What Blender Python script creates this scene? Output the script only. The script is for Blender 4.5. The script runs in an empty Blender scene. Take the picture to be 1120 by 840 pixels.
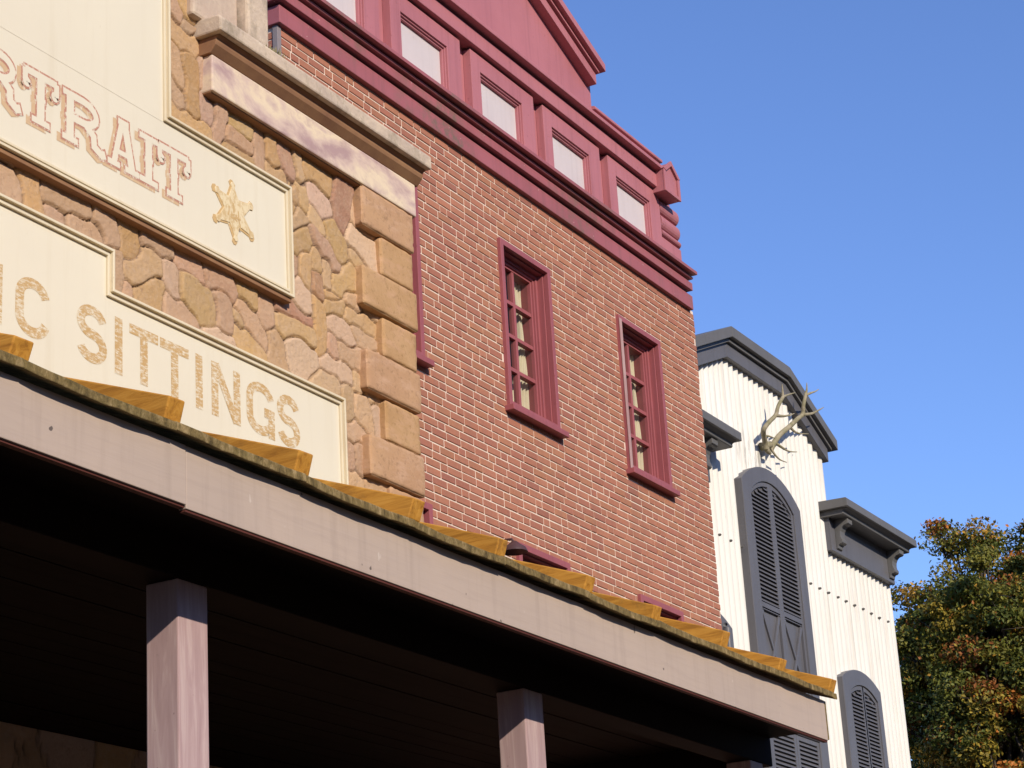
import bpy, math, random
import numpy as np
from mathutils import Matrix, Vector

random.seed(7)
rng = np.random.default_rng(7)
S = bpy.context.scene
COL = S.collection
R = math.radians

# ------------------------------------------------------------------ camera, sky, sun, exposure
CAM = Vector((0.0, 0.0, 1.6))
RIGHT = Vector((0.48830326, -0.87073544, -0.05813536))
DOWN = Vector((0.26601162, 0.21196279, -0.94037737))
FWD = Vector((0.83114243, 0.44372466, 0.33512787))
FPX = 2460.855                       # focal length in pixels of the 1120 px wide photograph
cd = bpy.data.cameras.new('camera')
cam = bpy.data.objects.new('camera', cd)
COL.objects.link(cam)
m = Matrix.Identity(4)
for i in range(3):
    m[i][0] = RIGHT[i]; m[i][1] = -DOWN[i]; m[i][2] = -FWD[i]; m[i][3] = CAM[i]
cam.matrix_world = m
cd.sensor_width = 36.0
cd.lens = FPX / 1120 * 36.0
cd.clip_end = 3000
S.camera = cam

SUN_EL, SUN_AZ = R(26.6), R(30)      # the sun stands behind and to the left of the viewer
to_sun = Vector((-math.sin(SUN_AZ) * math.cos(SUN_EL), -math.cos(SUN_AZ) * math.cos(SUN_EL), math.sin(SUN_EL)))
w = bpy.data.worlds.new('World'); S.world = w; w.use_nodes = True
nt = w.node_tree
sky = nt.nodes.new('ShaderNodeTexSky'); sky.sky_type = 'NISHITA'; sky.sun_disc = False
sky.sun_elevation = SUN_EL; sky.sun_rotation = R(210)
sky.air_density = 1.0; sky.dust_density = 0.0; sky.ozone_density = 5.0; sky.altitude = 0
bg = nt.nodes['Background']; bg.inputs['Strength'].default_value = 0.135
mul = nt.nodes.new('ShaderNodeMix'); mul.data_type = 'RGBA'; mul.blend_type = 'MULTIPLY'; mul.inputs[0].default_value = 1.0
mul.inputs[7].default_value = (0.785, 0.785, 0.955, 1)     # deep, slightly violet autumn blue
nt.links.new(sky.outputs[0], mul.inputs[6]); nt.links.new(mul.outputs[2], bg.inputs[0])
sd = bpy.data.lights.new('sun', 'SUN'); sd.energy = 3.15; sd.angle = R(0.53); sd.color = (1.0, 0.895, 0.735)
sun = bpy.data.objects.new('sun', sd); COL.objects.link(sun)
sun.rotation_euler = to_sun.to_track_quat('Z', 'Y').to_euler()
sun.location = (-20, -30, 30)
S.view_settings.view_transform = 'Standard'; S.view_settings.look = 'None'
S.view_settings.exposure = 0.64; S.view_settings.gamma = 1.0

def at(px, py, Y):
    """survey: the point of the vertical plane y=Y that stands at this place of the photograph"""
    d = RIGHT * ((px - 560) / FPX) + DOWN * ((py - 420) / FPX) + FWD
    return CAM + d * (Y / d.y)

# ------------------------------------------------------------------ helpers
def tag(o, label=None, cat=None, group=None, kind=None):
    if label: o['label'] = label
    if cat: o['category'] = cat
    if group: o['group'] = group
    if kind: o['kind'] = kind
    return o

def thing(name, loc, label, cat, group=None):
    o = bpy.data.objects.new(name, None); COL.objects.link(o)
    o.location = loc; o.empty_display_size = 0.2
    return tag(o, label, cat, group)

def offset_poly(poly, d):
    """inward offset of a counter-clockwise polygon"""
    n = len(poly); out = []
    for i in range(n):
        p0, p1, p2 = Vector(poly[i - 1]), Vector(poly[i]), Vector(poly[(i + 1) % n])
        e0 = (p1 - p0).normalized(); e1 = (p2 - p1).normalized()
        n0 = Vector((-e0.y, e0.x)); n1 = Vector((-e1.y, e1.x))
        k = 1 + n0.dot(n1)
        out.append(tuple(p1 + (n0 + n1) * (d / max(k, 0.2))))
    return out

class MB:
    def __init__(s): s.v = []; s.f = []; s.c = []; s.cur = None
    def add(s, vs, fs):
        b = len(s.v); s.v += [tuple(p) for p in vs]
        for f in fs:
            s.f.append([b + i for i in f]); s.c.append(s.cur)
        return s
    def box(s, x0, x1, y0, y1, z0, z1):
        v = [(x, y, z) for z in (z0, z1) for y in (y0, y1) for x in (x0, x1)]
        return s.add(v, [(0, 2, 3, 1), (4, 5, 7, 6), (0, 1, 5, 4), (2, 6, 7, 3), (0, 4, 6, 2), (1, 3, 7, 5)])
    def prism_xz(s, poly, y0, y1):          # poly counter-clockwise as seen from the street (from -y): x right, z up
        n = len(poly)
        v = [(x, y0, z) for x, z in poly] + [(x, y1, z) for x, z in poly]
        f = [tuple(range(n)), tuple(range(2 * n - 1, n - 1, -1))]
        f += [(i, i + n, (i + 1) % n + n, (i + 1) % n) for i in range(n)]
        return s.add(v, f)
    def prism_yz(s, poly, x0, x1):          # profile in (y, z)
        n = len(poly)
        v = [(x0, y, z) for y, z in poly] + [(x1, y, z) for y, z in poly]
        f = [tuple(range(n)), tuple(range(2 * n - 1, n - 1, -1))]
        f += [(i, i + n, (i + 1) % n + n, (i + 1) % n) for i in range(n)]
        return s.add(v, f)
    def ring_xz(s, outer, inner, y0, y1):   # frame between two outlines of equal length
        n = len(outer)
        v = [(x, y0, z) for x, z in outer] + [(x, y0, z) for x, z in inner] + [(x, y1, z) for x, z in outer] + [(x, y1, z) for x, z in inner]
        f = []
        for i in range(n):
            j = (i + 1) % n
            f += [(i, j, n + j, n + i), (2 * n + i, 3 * n + i, 3 * n + j, 2 * n + j), (i, 2 * n + i, 2 * n + j, j), (n + i, n + j, 3 * n + j, 3 * n + i)]
        return s.add(v, f)
    def tube(s, pts, rad, n=8):
        pts = [Vector(p) for p in pts]; rings = []
        up = Vector((0.3, 0.2, 1)).normalized()
        for i, p in enumerate(pts):
            t = (pts[min(i + 1, len(pts) - 1)] - pts[max(i - 1, 0)]).normalized()
            a = t.cross(up)
            if a.length < 0.05: a = t.cross(Vector((1, 0, 0)))
            a.normalize(); b = t.cross(a)
            r = rad[i] if hasattr(rad, '__len__') else rad
            rings.append([p + (a * math.cos(2 * math.pi * k / n) + b * math.sin(2 * math.pi * k / n)) * r for k in range(n)])
        v = [q for rg in rings for q in rg]; f = []
        for i in range(len(pts) - 1):
            for k in range(n):
                f.append((i * n + k, i * n + (k + 1) % n, (i + 1) * n + (k + 1) % n, (i + 1) * n + k))
        f.append(tuple(range(n - 1, -1, -1))); f.append(tuple(range((len(pts) - 1) * n, len(pts) * n)))
        return s.add(v, f)
    def lathe(s, prof, c, n=20):
        v = []; f = []
        for r, z in prof:
            for k in range(n):
                a = 2 * math.pi * k / n
                v.append((c[0] + r * math.cos(a), c[1] + r * math.sin(a), c[2] + z))
        for i in range(len(prof) - 1):
            for k in range(n):
                f.append((i * n + k, i * n + (k + 1) % n, (i + 1) * n + (k + 1) % n, (i + 1) * n + k))
        return s.add(v, f)
    def build(s, name, mat, parent=None, bevel=0, smooth=False, normals=True, seg=2):
        off = Vector((0, 0, 0)); p = parent
        while p is not None:
            off += p.location; p = p.parent
        me = bpy.data.meshes.new(name)
        me.from_pydata([(x - off.x, y - off.y, z - off.z) for x, y, z in s.v], [], s.f)
        if any(c is not None for c in s.c):
            a = me.color_attributes.new('tint', 'FLOAT_COLOR', 'CORNER')
            arr = []
            for f, c in zip(s.f, s.c):
                c = c or (1, 1, 1)
                arr += [c[0], c[1], c[2], 1.0] * len(f)
            a.data.foreach_set('color', arr)
        if normals:
            import bmesh
            bm = bmesh.new(); bm.from_mesh(me); bmesh.ops.recalc_face_normals(bm, faces=bm.faces); bm.to_mesh(me); bm.free()
        o = bpy.data.objects.new(name, me); COL.objects.link(o)
        me.materials.append(mat)
        if parent: o.parent = parent
        if smooth: me.polygons.foreach_set('use_smooth', [True] * len(me.polygons))
        if bevel:
            b = o.modifiers.new('bevel', 'BEVEL'); b.width = bevel; b.segments = seg; b.limit_method = 'ANGLE'; b.angle_limit = R(35); b.harden_normals = False
        return o

# ------------------------------------------------------------------ materials
class NT:
    def __init__(s, name):
        s.m = bpy.data.materials.new(name); s.m.use_nodes = True
        s.t = s.m.node_tree; s.b = s.t.nodes['Principled BSDF']
        s.co = s.t.nodes.new('ShaderNodeTexCoord').outputs['Object']
    def n(s, typ, **kw):
        x = s.t.nodes.new(typ)
        for k, v in kw.items():
            if k in x.inputs.keys() if isinstance(k, str) else False: x.inputs[k].default_value = v
            else: setattr(x, k, v)
        return x
    def l(s, a, b): s.t.links.new(a, b)
    def mapped(s, scale=(1, 1, 1), loc=(0, 0, 0)):
        mp = s.t.nodes.new('ShaderNodeMapping'); mp.inputs['Scale'].default_value = scale; mp.inputs['Location'].default_value = loc
        s.l(s.co, mp.inputs[0]); return mp.outputs[0]
    def noise(s, scale, detail=5, rough=0.6, vec=None, dist=0.0):
        x = s.t.nodes.new('ShaderNodeTexNoise'); x.inputs['Scale'].default_value = scale; x.inputs['Detail'].default_value = detail
        x.inputs['Roughness'].default_value = rough; x.inputs['Distortion'].default_value = dist
        s.l(vec or s.co, x.inputs['Vector']); return x.outputs['Fac']
    def ramp(s, fac, stops):
        x = s.t.nodes.new('ShaderNodeValToRGB'); e = x.color_ramp.elements
        while len(e) < len(stops): e.new(0.5)
        for i, (p, c) in enumerate(stops):
            e[i].position = p; e[i].color = (*c, 1) if len(c) == 3 else c
        s.l(fac, x.inputs[0]); return x.outputs[0]
    def ramp_f(s, fac, a, b):
        x = s.t.nodes.new('ShaderNodeMapRange'); x.inputs[1].default_value = a; x.inputs[2].default_value = b
        s.l(fac, x.inputs[0]); return x.outputs[0]
    def mix(s, fac, a, b, mode='MIX'):
        x = s.t.nodes.new('ShaderNodeMix'); x.data_type = 'RGBA'; x.blend_type = mode
        for val, idx in ((fac, 0), (a, 6), (b, 7)):
            if hasattr(val, 'is_linked'): s.l(val, x.inputs[idx])
            elif idx == 0: x.inputs[0].default_value = val
            else: x.inputs[idx].default_value = (*val, 1)
        return x.outputs[2]
    def mul(s, a, b, op='MULTIPLY'):
        x = s.t.nodes.new('ShaderNodeMath'); x.operation = op
        for i, v in enumerate((a, b)):
            if hasattr(v, 'is_linked'): s.l(v, x.inputs[i])
            else: x.inputs[i].default_value = v
        return x.outputs[0]
    def attr(s, name='tint'):
        x = s.t.nodes.new('ShaderNodeAttribute'); x.attribute_name = name; return x.outputs['Color']
    def out(s, color, rough=0.6, bump=None, bstr=0.3, bdist=0.01, spec=0.3):
        if hasattr(color, 'is_linked'): s.l(color, s.b.inputs['Base Color'])
        else: s.b.inputs['Base Color'].default_value = (*color, 1)
        if hasattr(rough, 'is_linked'): s.l(rough, s.b.inputs['Roughness'])
        else: s.b.inputs['Roughness'].default_value = rough
        s.b.inputs['Specular IOR Level'].default_value = spec
        if bump is not None:
            bp = s.t.nodes.new('ShaderNodeBump'); bp.inputs['Strength'].default_value = bstr; bp.inputs['Distance'].default_value = bdist
            s.l(bump, bp.inputs['Height']); s.l(bp.outputs[0], s.b.inputs['Normal'])
        return s.m

def paint(name, base, dark, wear=0.5, rough=0.5, streak=True, spec=0.3, dirt=None):
    """brushed paint: large tone drift, vertical rain streaks, fine grain"""
    t = NT(name)
    big = t.noise(1.3, 6, 0.65)
    c = t.mix(t.ramp_f(big, 0.35, 0.75), base, dark)
    if streak:
        st = t.noise(1.0, 5, 0.7, t.mapped((16, 16, 0.7)))
        c = t.mix(t.mul(t.ramp_f(st, 0.5, 0.8), wear), c, dirt or tuple(x * 0.6 for x in dark))
    fine = t.noise(60, 4, 0.7)
    spk = t.noise(23, 3, 0.6, t.mapped((1, 1, 1), (4, 7, 1)))
    c = t.mix(t.mul(t.ramp_f(spk, 0.66, 0.75), wear), c, dirt or tuple(x * 0.5 for x in dark))
    return t.out(c, rough, fine, 0.15, 0.004, spec)

M = {}
M['maroon'] = paint('maroon_paint', (0.445, 0.165, 0.182), (0.385, 0.138, 0.155), 0.5, 0.5, dirt=(0.22, 0.08, 0.09))
M['maroon_low'] = paint('weathered_maroon_paint', (0.365, 0.118, 0.132), (0.30, 0.095, 0.106), 0.85, 0.5, dirt=(0.16, 0.10, 0.085))
M['maroon_win'] = paint('window_maroon_paint', (0.335, 0.098, 0.106), (0.27, 0.078, 0.084), 0.5, 0.45)
M['flaked'] = paint('bleached_flaking_paint', (0.50, 0.36, 0.33), (0.36, 0.18, 0.18), 0.9, 0.7)
M['panel'] = paint('pale_panel', (0.60, 0.53, 0.52), (0.54, 0.47, 0.47), 0.25, 0.5)
M['greytrim'] = paint('grey_corner_paint', (0.26, 0.22, 0.22), (0.2, 0.17, 0.17), 0.4)
M['slate'] = paint('slate_grey_paint', (0.125, 0.121, 0.130), (0.100, 0.097, 0.106), 0.4, 0.45, dirt=(0.06, 0.058, 0.06))
M['slate_top'] = paint('slate_grey_cornice_paint', (0.135, 0.13, 0.128), (0.11, 0.105, 0.10), 0.4, 0.5, dirt=(0.07, 0.07, 0.06))
M['fascia'] = paint('mauve_grey_fascia_paint', (0.455, 0.355, 0.29), (0.405, 0.315, 0.26), 0.30, 0.5, dirt=(0.25, 0.2, 0.18))
M['post'] = paint('mauve_post_paint', (0.40, 0.275, 0.275), (0.33, 0.225, 0.23), 0.5, 0.5)
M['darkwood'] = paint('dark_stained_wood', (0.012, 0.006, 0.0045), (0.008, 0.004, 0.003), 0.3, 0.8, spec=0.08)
M['redlip'] = paint('fascia_edge_red_bounce', (0.10, 0.028, 0.02), (0.08, 0.02, 0.015), 0.3, 0.7)

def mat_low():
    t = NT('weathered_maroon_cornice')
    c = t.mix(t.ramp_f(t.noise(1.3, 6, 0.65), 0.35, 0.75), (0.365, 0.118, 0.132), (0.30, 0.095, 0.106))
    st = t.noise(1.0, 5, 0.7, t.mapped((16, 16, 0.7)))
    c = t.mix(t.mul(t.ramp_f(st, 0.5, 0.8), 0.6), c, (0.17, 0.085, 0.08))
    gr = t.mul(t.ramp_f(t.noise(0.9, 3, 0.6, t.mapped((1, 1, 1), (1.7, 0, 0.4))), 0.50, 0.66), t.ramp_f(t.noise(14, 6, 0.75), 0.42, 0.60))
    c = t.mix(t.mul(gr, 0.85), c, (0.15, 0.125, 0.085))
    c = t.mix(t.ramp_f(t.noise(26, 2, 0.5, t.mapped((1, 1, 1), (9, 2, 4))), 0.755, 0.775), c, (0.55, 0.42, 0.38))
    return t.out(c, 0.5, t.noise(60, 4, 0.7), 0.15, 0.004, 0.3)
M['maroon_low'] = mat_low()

def mat_post():
    t = NT('mauve_post_paint_over_grain')
    g = t.noise(1.0, 5, 0.65, t.mapped((18, 18, 1.1)), 1.4)
    c = t.ramp(g, [(0.34, (0.35, 0.235, 0.235)), (0.5, (0.40, 0.275, 0.272)), (0.66, (0.49, 0.365, 0.35))])
    c = t.mix(t.ramp_f(t.noise(26, 3, 0.6), 0.70, 0.76), c, (0.24, 0.16, 0.155))
    return t.out(c, 0.5, g, 0.15, 0.004, 0.3)
M['post'] = mat_post()
def mat_fascia():
    t = NT('mauve_grey_fascia_paint_over_grain')
    c = t.mix(t.ramp_f(t.noise(1.1, 6, 0.65), 0.35, 0.75), (0.455, 0.355, 0.29), (0.40, 0.315, 0.262))
    g = t.noise(1.0, 6, 0.7, t.mapped((2.2, 30, 46)), 0.8)
    c = t.mix(t.mul(t.ramp_f(g, 0.48, 0.72), 0.35), c, (0.35, 0.27, 0.225))
    d = t.noise(1.0, 5, 0.7, t.mapped((13, 13, 0.8)))
    c = t.mix(t.mul(t.ramp_f(d, 0.52, 0.8), 0.35), c, (0.25, 0.19, 0.155))
    sp = t.noise(19, 2, 0.5, t.mapped((1, 1, 1), (3, 8, 2)))
    c = t.mix(t.ramp_f(sp, 0.745, 0.765), c, (0.13, 0.10, 0.085))
    sp2 = t.noise(15, 3, 0.6, t.mapped((1, 1, 0.6), (13, 1, 7)))
    c = t.mix(t.mul(t.ramp_f(sp2, 0.70, 0.74), 0.6), c, (0.58, 0.50, 0.43))
    return t.out(c, 0.5, g, 0.2, 0.004, 0.3)
M['fascia'] = mat_fascia()

def mat_cream(name, a, b, stain):
    t = NT(name)
    c = t.mix(t.ramp_f(t.noise(0.9, 5, 0.6), 0.35, 0.7), a, b)
    st = t.noise(1.0, 5, 0.7, t.mapped((9, 9, 0.6)))
    c = t.mix(t.mul(t.ramp_f(st, 0.52, 0.85), 0.35), c, stain)
    sp = t.noise(16, 4, 0.7)
    c = t.mix(t.mul(t.ramp_f(sp, 0.68, 0.76), 0.5), c, stain)
    return t.out(c, 0.55, t.noise(30, 4, 0.6), 0.12, 0.006, 0.25)
M['cream'] = mat_cream('cream_sign_paint', (0.71, 0.645, 0.505), (0.675, 0.61, 0.48), (0.55, 0.46, 0.31))
M['cream_edge'] = mat_cream('cream_moulding_paint', (0.70, 0.61, 0.44), (0.62, 0.52, 0.36), (0.40, 0.31, 0.18))

def mat_worn(name, col, under, lo, hi, sc=(60, 60, 14)):
    t = NT(name)
    n1 = t.noise(1.0, 4, 0.7, t.mapped(sc))
    n2 = t.noise(9, 4, 0.7)
    f = t.ramp_f(t.mul(n1, t.mul(n2, 0.5, 'ADD')), lo, hi)
    return t.out(t.mix(f, under, col), 0.6)
CR = (0.70, 0.635, 0.495)
M['gold'] = mat_worn('worn_ochre_lettering', (0.50, 0.32, 0.135), CR, 0.36, 0.55, (26, 26, 75))
M['tanshade'] = mat_worn('worn_tan_shade', (0.58, 0.40, 0.235), CR, 0.28, 0.46, (40, 40, 20))
M['redline'] = mat_worn('worn_red_outline', (0.47, 0.22, 0.15), CR, 0.34, 0.50, (60, 60, 45))
M['starpaint'] = mat_worn('cream_star_paint', (0.70, 0.58, 0.37), (0.56, 0.40, 0.20), 0.38, 0.56, (38, 38, 30))
M['startan'] = mat_worn('tan_star_edge', (0.55, 0.37, 0.17), CR, 0.2, 0.4, (20, 20, 20))

def mat_stone():
    t = NT('rubble_stone')
    a = t.attr()
    sp = t.noise(38, 5, 0.75)
    md = t.noise(7, 5, 0.7, None, 0.6)
    c = t.mix(t.ramp_f(md, 0.45, 0.75), a, t.mix(0.5, a, (0.58, 0.40, 0.27)))
    c = t.mix(t.mul(t.ramp_f(sp, 0.5, 0.72), 0.38), c, (0.60, 0.45, 0.34))
    c = t.mix(t.mul(t.ramp_f(t.noise(22, 4, 0.7, t.mapped((1, 1, 1), (3, 1, 8))), 0.58, 0.7), 0.45), c, (0.27, 0.16, 0.10))
    return t.out(c, 0.85, t.noise(28, 7, 0.8), 0.85, 0.016, 0.15)
M['stone'] = mat_stone()

def mat_block(name, a, b, c2, grain=(6, 6, 30)):
    t = NT(name)
    c = t.mix(t.ramp_f(t.noise(2.6, 6, 0.65, None, 0.5), 0.35, 0.7), a, b)
    c = t.mix(t.mul(t.ramp_f(t.noise(1.0, 5, 0.7, t.mapped(grain)), 0.48, 0.66), 0.7), c, c2)
    c = t.mix(t.mul(t.ramp_f(t.noise(30, 4, 0.7), 0.56, 0.68), 0.55), c, tuple(x * 0.62 for x in a))
    c = t.mix(t.mul(t.ramp_f(t.noise(12, 6, 0.8, None, 0.8), 0.55, 0.66), 0.5), c, tuple(x * 0.72 for x in a))
    return t.out(c, 0.85, t.noise(40, 6, 0.7), 0.4, 0.008, 0.15)
M['quoin'] = mat_block('tan_quoin_stone', (0.40, 0.235, 0.110), (0.49, 0.305, 0.160), (0.52, 0.315, 0.19), (5, 5, 14))
M['quoin_pink'] = mat_block('pink_quoin_stone', (0.42, 0.245, 0.140), (0.49, 0.30, 0.165), (0.54, 0.345, 0.23), (5, 5, 14))
M['pier'] = mat_block('pale_pier_stone', (0.55, 0.43, 0.33), (0.44, 0.33, 0.265), (0.60, 0.50, 0.37), (4, 4, 2))

def mat_cornice():
    t = NT('weathered_cornice_stone')
    c = t.mix(t.ramp_f(t.noise(3.0, 6, 0.7, t.mapped((1, 1, 2.0)), 0.8), 0.35, 0.68), (0.60, 0.48, 0.36), (0.42, 0.33, 0.27))
    st = t.noise(5, 6, 0.75, t.mapped((1, 1, 0.6), (2, 2, 2)))
    c = t.mix(t.mul(t.ramp_f(st, 0.5, 0.68), 0.65), c, (0.20, 0.165, 0.115))
    c = t.mix(t.ramp_f(t.noise(14, 5, 0.7), 0.60, 0.78), c, (0.68, 0.58, 0.46))
    return t.out(c, 0.9, t.noise(26, 6, 0.7), 0.5, 0.012, 0.12)
M['cornice'] = mat_cornice()

def mat_frieze():
    t = NT('mottled_mauve_frieze')
    n1 = t.noise(1.0, 5, 0.6, t.mapped((2.0, 2.0, 3.4)), 0.35)
    c = t.ramp(n1, [(0.36, (0.40, 0.27, 0.265)), (0.47, (0.58, 0.44, 0.37)), (0.56, (0.70, 0.57, 0.41)), (0.68, (0.47, 0.335, 0.32))])
    c = t.mix(t.mul(t.ramp_f(t.noise(9, 5, 0.7), 0.55, 0.7), 0.3), c, (0.30, 0.2, 0.18))
    return t.out(c, 0.8, t.noise(30, 5, 0.7), 0.25, 0.006, 0.15)
M['frieze'] = mat_frieze()

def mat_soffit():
    t = NT('brown_moulding_and_shade')
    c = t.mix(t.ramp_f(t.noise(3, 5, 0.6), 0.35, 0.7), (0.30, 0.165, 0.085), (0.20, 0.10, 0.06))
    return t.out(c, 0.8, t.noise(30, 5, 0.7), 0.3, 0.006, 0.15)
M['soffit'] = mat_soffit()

def mat_brick():
    t = NT('painted_brick')
    a = t.attr()
    c = t.mix(t.mul(t.ramp_f(t.noise(50, 4, 0.7), 0.5, 0.75), 0.5), a, t.mix(0.5, a, (0.52, 0.26, 0.15)))
    c = t.mix(t.mul(t.ramp_f(t.noise(17, 3, 0.6, t.mapped((1, 1, 1.6), (5, 5, 2))), 0.48, 0.66), 0.55), c, t.mix(0.55, a, (0.28, 0.145, 0.10)))
    c = t.mix(t.mul(t.ramp_f(t.noise(21, 3, 0.6, t.mapped((1, 1, 1.6), (1, 8, 4))), 0.52, 0.68), 0.5), c, t.mix(0.5, a, (0.50, 0.17, 0.08)))
    c = t.mix(t.mul(t.ramp_f(t.noise(1.1, 4, 0.6), 0.45, 0.75), 0.45), c, t.mix(0.5, a, (0.36, 0.115, 0.085)))
    sp = t.noise(75, 3, 0.7, t.mapped((1, 1, 1), (2, 5, 3)))
    c = t.mix(t.mul(t.ramp_f(sp, 0.63, 0.72), 0.5), c, (0.22, 0.09, 0.06))
    wash = t.noise(1.0, 4, 0.65, t.mapped((5, 5, 0.5), (7, 1, 2)))
    c = t.mix(t.mul(t.ramp_f(wash, 0.50, 0.78), 0.42), c, (0.24, 0.115, 0.085))
    return t.out(c, 0.85, t.noise(90, 5, 0.7), 0.4, 0.006, 0.15)
M['brick'] = mat_brick()
def mat_mortar():
    t = NT('pale_mortar')
    c = t.mix(t.ramp_f(t.noise(12, 5, 0.7), 0.35, 0.7), (0.76, 0.63, 0.52), (0.62, 0.48, 0.39))
    return t.out(c, 0.95, t.noise(90, 4, 0.7), 0.3, 0.004, 0.1)
M['mortar'] = mat_mortar()

def mat_white():
    t = NT('weathered_white_corrugated_paint')
    c = t.mix(t.ramp_f(t.noise(0.8, 5, 0.6), 0.35, 0.7), (0.70, 0.675, 0.625), (0.66, 0.63, 0.565))
    st = t.noise(1.0, 6, 0.75, t.mapped((7, 7, 0.35)))
    c = t.mix(t.mul(t.ramp_f(st, 0.52, 0.78), 0.8), c, (0.44, 0.39, 0.31))
    ch = t.noise(1.0, 5, 0.8, t.mapped((22, 22, 3.0), (3, 3, 3)))
    c = t.mix(t.mul(t.ramp_f(ch, 0.66, 0.72), 0.75), c, (0.34, 0.31, 0.27))
    # grime that has run down below the antlers
    sx = t.n('ShaderNodeSeparateXYZ'); t.l(t.co, sx.inputs[0])
    dx = t.mul(t.mul(sx.outputs[0], 22.27, 'SUBTRACT'), 0.5, 'DIVIDE'); dz = t.mul(t.mul(sx.outputs[2], 9.08, 'SUBTRACT'), 0.30, 'DIVIDE')
    r2 = t.mul(t.mul(dx, dx), t.mul(dz, dz), 'ADD')
    near = t.ramp_f(r2, 1.0, 0.1)
    drip = t.noise(1.0, 5, 0.8, t.mapped((26, 26, 1.6), (1, 9, 4)))
    c = t.mix(t.mul(t.mul(near, t.ramp_f(drip, 0.50, 0.60)), 0.75), c, (0.17, 0.15, 0.11))
    return t.out(c, 0.45, t.noise(40, 4, 0.6), 0.1, 0.004, 0.3)
M['white'] = mat_white()

def mat_batten():
    t = NT('ochre_stained_wood')
    g = t.noise(1.0, 6, 0.7, t.mapped((34, 3.0, 34)), 0.6)
    c = t.ramp(g, [(0.3, (0.27, 0.11, 0.014)), (0.5, (0.47, 0.215, 0.03)), (0.68, (0.58, 0.29, 0.05))])
    c = t.mix(t.mul(t.ramp_f(t.noise(6, 5, 0.7), 0.56, 0.72), 0.6), c, (0.20, 0.11, 0.03))
    return t.out(c, 0.65, g, 0.4, 0.006, 0.25)
M['batten'] = mat_batten()
def mat_roof():
    t = NT('mossy_weathered_roof_boards')
    g = t.noise(1.0, 6, 0.75, t.mapped((26, 8, 12)), 0.4)
    c = t.ramp(g, [(0.32, (0.07, 0.05, 0.025)), (0.5, (0.19, 0.135, 0.055)), (0.68, (0.36, 0.26, 0.13))])
    c = t.mix(t.mul(t.ramp_f(t.noise(3.2, 5, 0.7), 0.54, 0.74), 0.5), c, (0.11, 0.095, 0.03))
    c = t.mix(t.mul(t.ramp_f(t.noise(17, 5, 0.7), 0.6, 0.7), 0.7), c, (0.035, 0.028, 0.016))
    return t.out(c, 0.9, t.noise(40, 6, 0.75), 0.8, 0.012, 0.1)
M['roof'] = mat_roof()
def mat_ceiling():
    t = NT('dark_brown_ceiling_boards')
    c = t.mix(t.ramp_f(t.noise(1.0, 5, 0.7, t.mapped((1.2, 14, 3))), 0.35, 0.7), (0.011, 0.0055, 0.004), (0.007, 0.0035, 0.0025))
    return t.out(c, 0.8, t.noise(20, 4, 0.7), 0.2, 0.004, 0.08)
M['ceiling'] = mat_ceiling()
def mat_antler():
    t = NT('weathered_antler')
    c = t.mix(t.ramp_f(t.noise(9, 5, 0.7), 0.4, 0.65), (0.33, 0.28, 0.19), (0.20, 0.18, 0.095))
    return t.out(c, 0.7, t.noise(60, 4, 0.7, t.mapped((1, 1, 0.3))), 0.4, 0.006, 0.25)
M['antler'] = mat_antler()
def mat_glass():
    t = NT('old_window_glass')
    m_ = t.m; nt_ = t.t
    t.b.inputs['Base Color'].default_value = (0.03, 0.035, 0.035, 1); t.b.inputs['Roughness'].default_value = 0.05
    t.b.inputs['Specular IOR Level'].default_value = 0.6
    tr = nt_.nodes.new('ShaderNodeBsdfTransparent'); tr.inputs[0].default_value = (0.93, 0.93, 0.90, 1)
    mx = nt_.nodes.new('ShaderNodeMixShader'); mx.inputs[0].default_value = 0.20
    outn = [n for n in nt_.nodes if n.type == 'OUTPUT_MATERIAL'][0]
    nt_.links.new(tr.outputs[0], mx.inputs[1]); nt_.links.new(t.b.outputs[0], mx.inputs[2]); nt_.links.new(mx.outputs[0], outn.inputs[0])
    return m_
M['glass'] = mat_glass()
def simple(name, a, b, sc=8, rough=0.7):
    t = NT(name)
    return t.out(t.mix(t.ramp_f(t.noise(sc, 5, 0.65), 0.35, 0.7), a, b), rough, t.noise(sc * 5, 4, 0.7), 0.25, 0.006, 0.2)
M['curtain'] = simple('cream_curtain_cloth', (0.82, 0.73, 0.54), (0.70, 0.61, 0.44), 5)
M['room'] = simple('dim_room_wall', (0.20, 0.175, 0.155), (0.14, 0.125, 0.11), 4)
M['metal'] = simple('dark_lamp_metal', (0.06, 0.035, 0.035), (0.09, 0.045, 0.05), 9, 0.45)
M['screw'] = simple('dull_screw_metal', (0.10, 0.095, 0.09), (0.15, 0.14, 0.13), 40, 0.5)
M['bark'] = simple('grey_brown_bark', (0.10, 0.075, 0.055), (0.06, 0.045, 0.035), 10, 0.9)
M['moss'] = simple('dry_moss', (0.16, 0.15, 0.06), (0.30, 0.24, 0.14), 30, 0.95)
M['ground'] = simple('pale_street_paving', (0.060, 0.050, 0.042), (0.045, 0.038, 0.032), 1.2, 0.9)
M['blocker_ridge'] = simple('added_ridge_autumn_green', (0.050, 0.055, 0.018), (0.085, 0.06, 0.02), 0.15, 0.95)
M['boardwalk'] = simple('worn_boardwalk', (0.045, 0.03, 0.022), (0.03, 0.02, 0.015), 3, 0.85)
M['render'] = simple('plain_back_wall', (0.34, 0.27, 0.22), (0.28, 0.22, 0.18), 1.5, 0.9)
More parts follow.
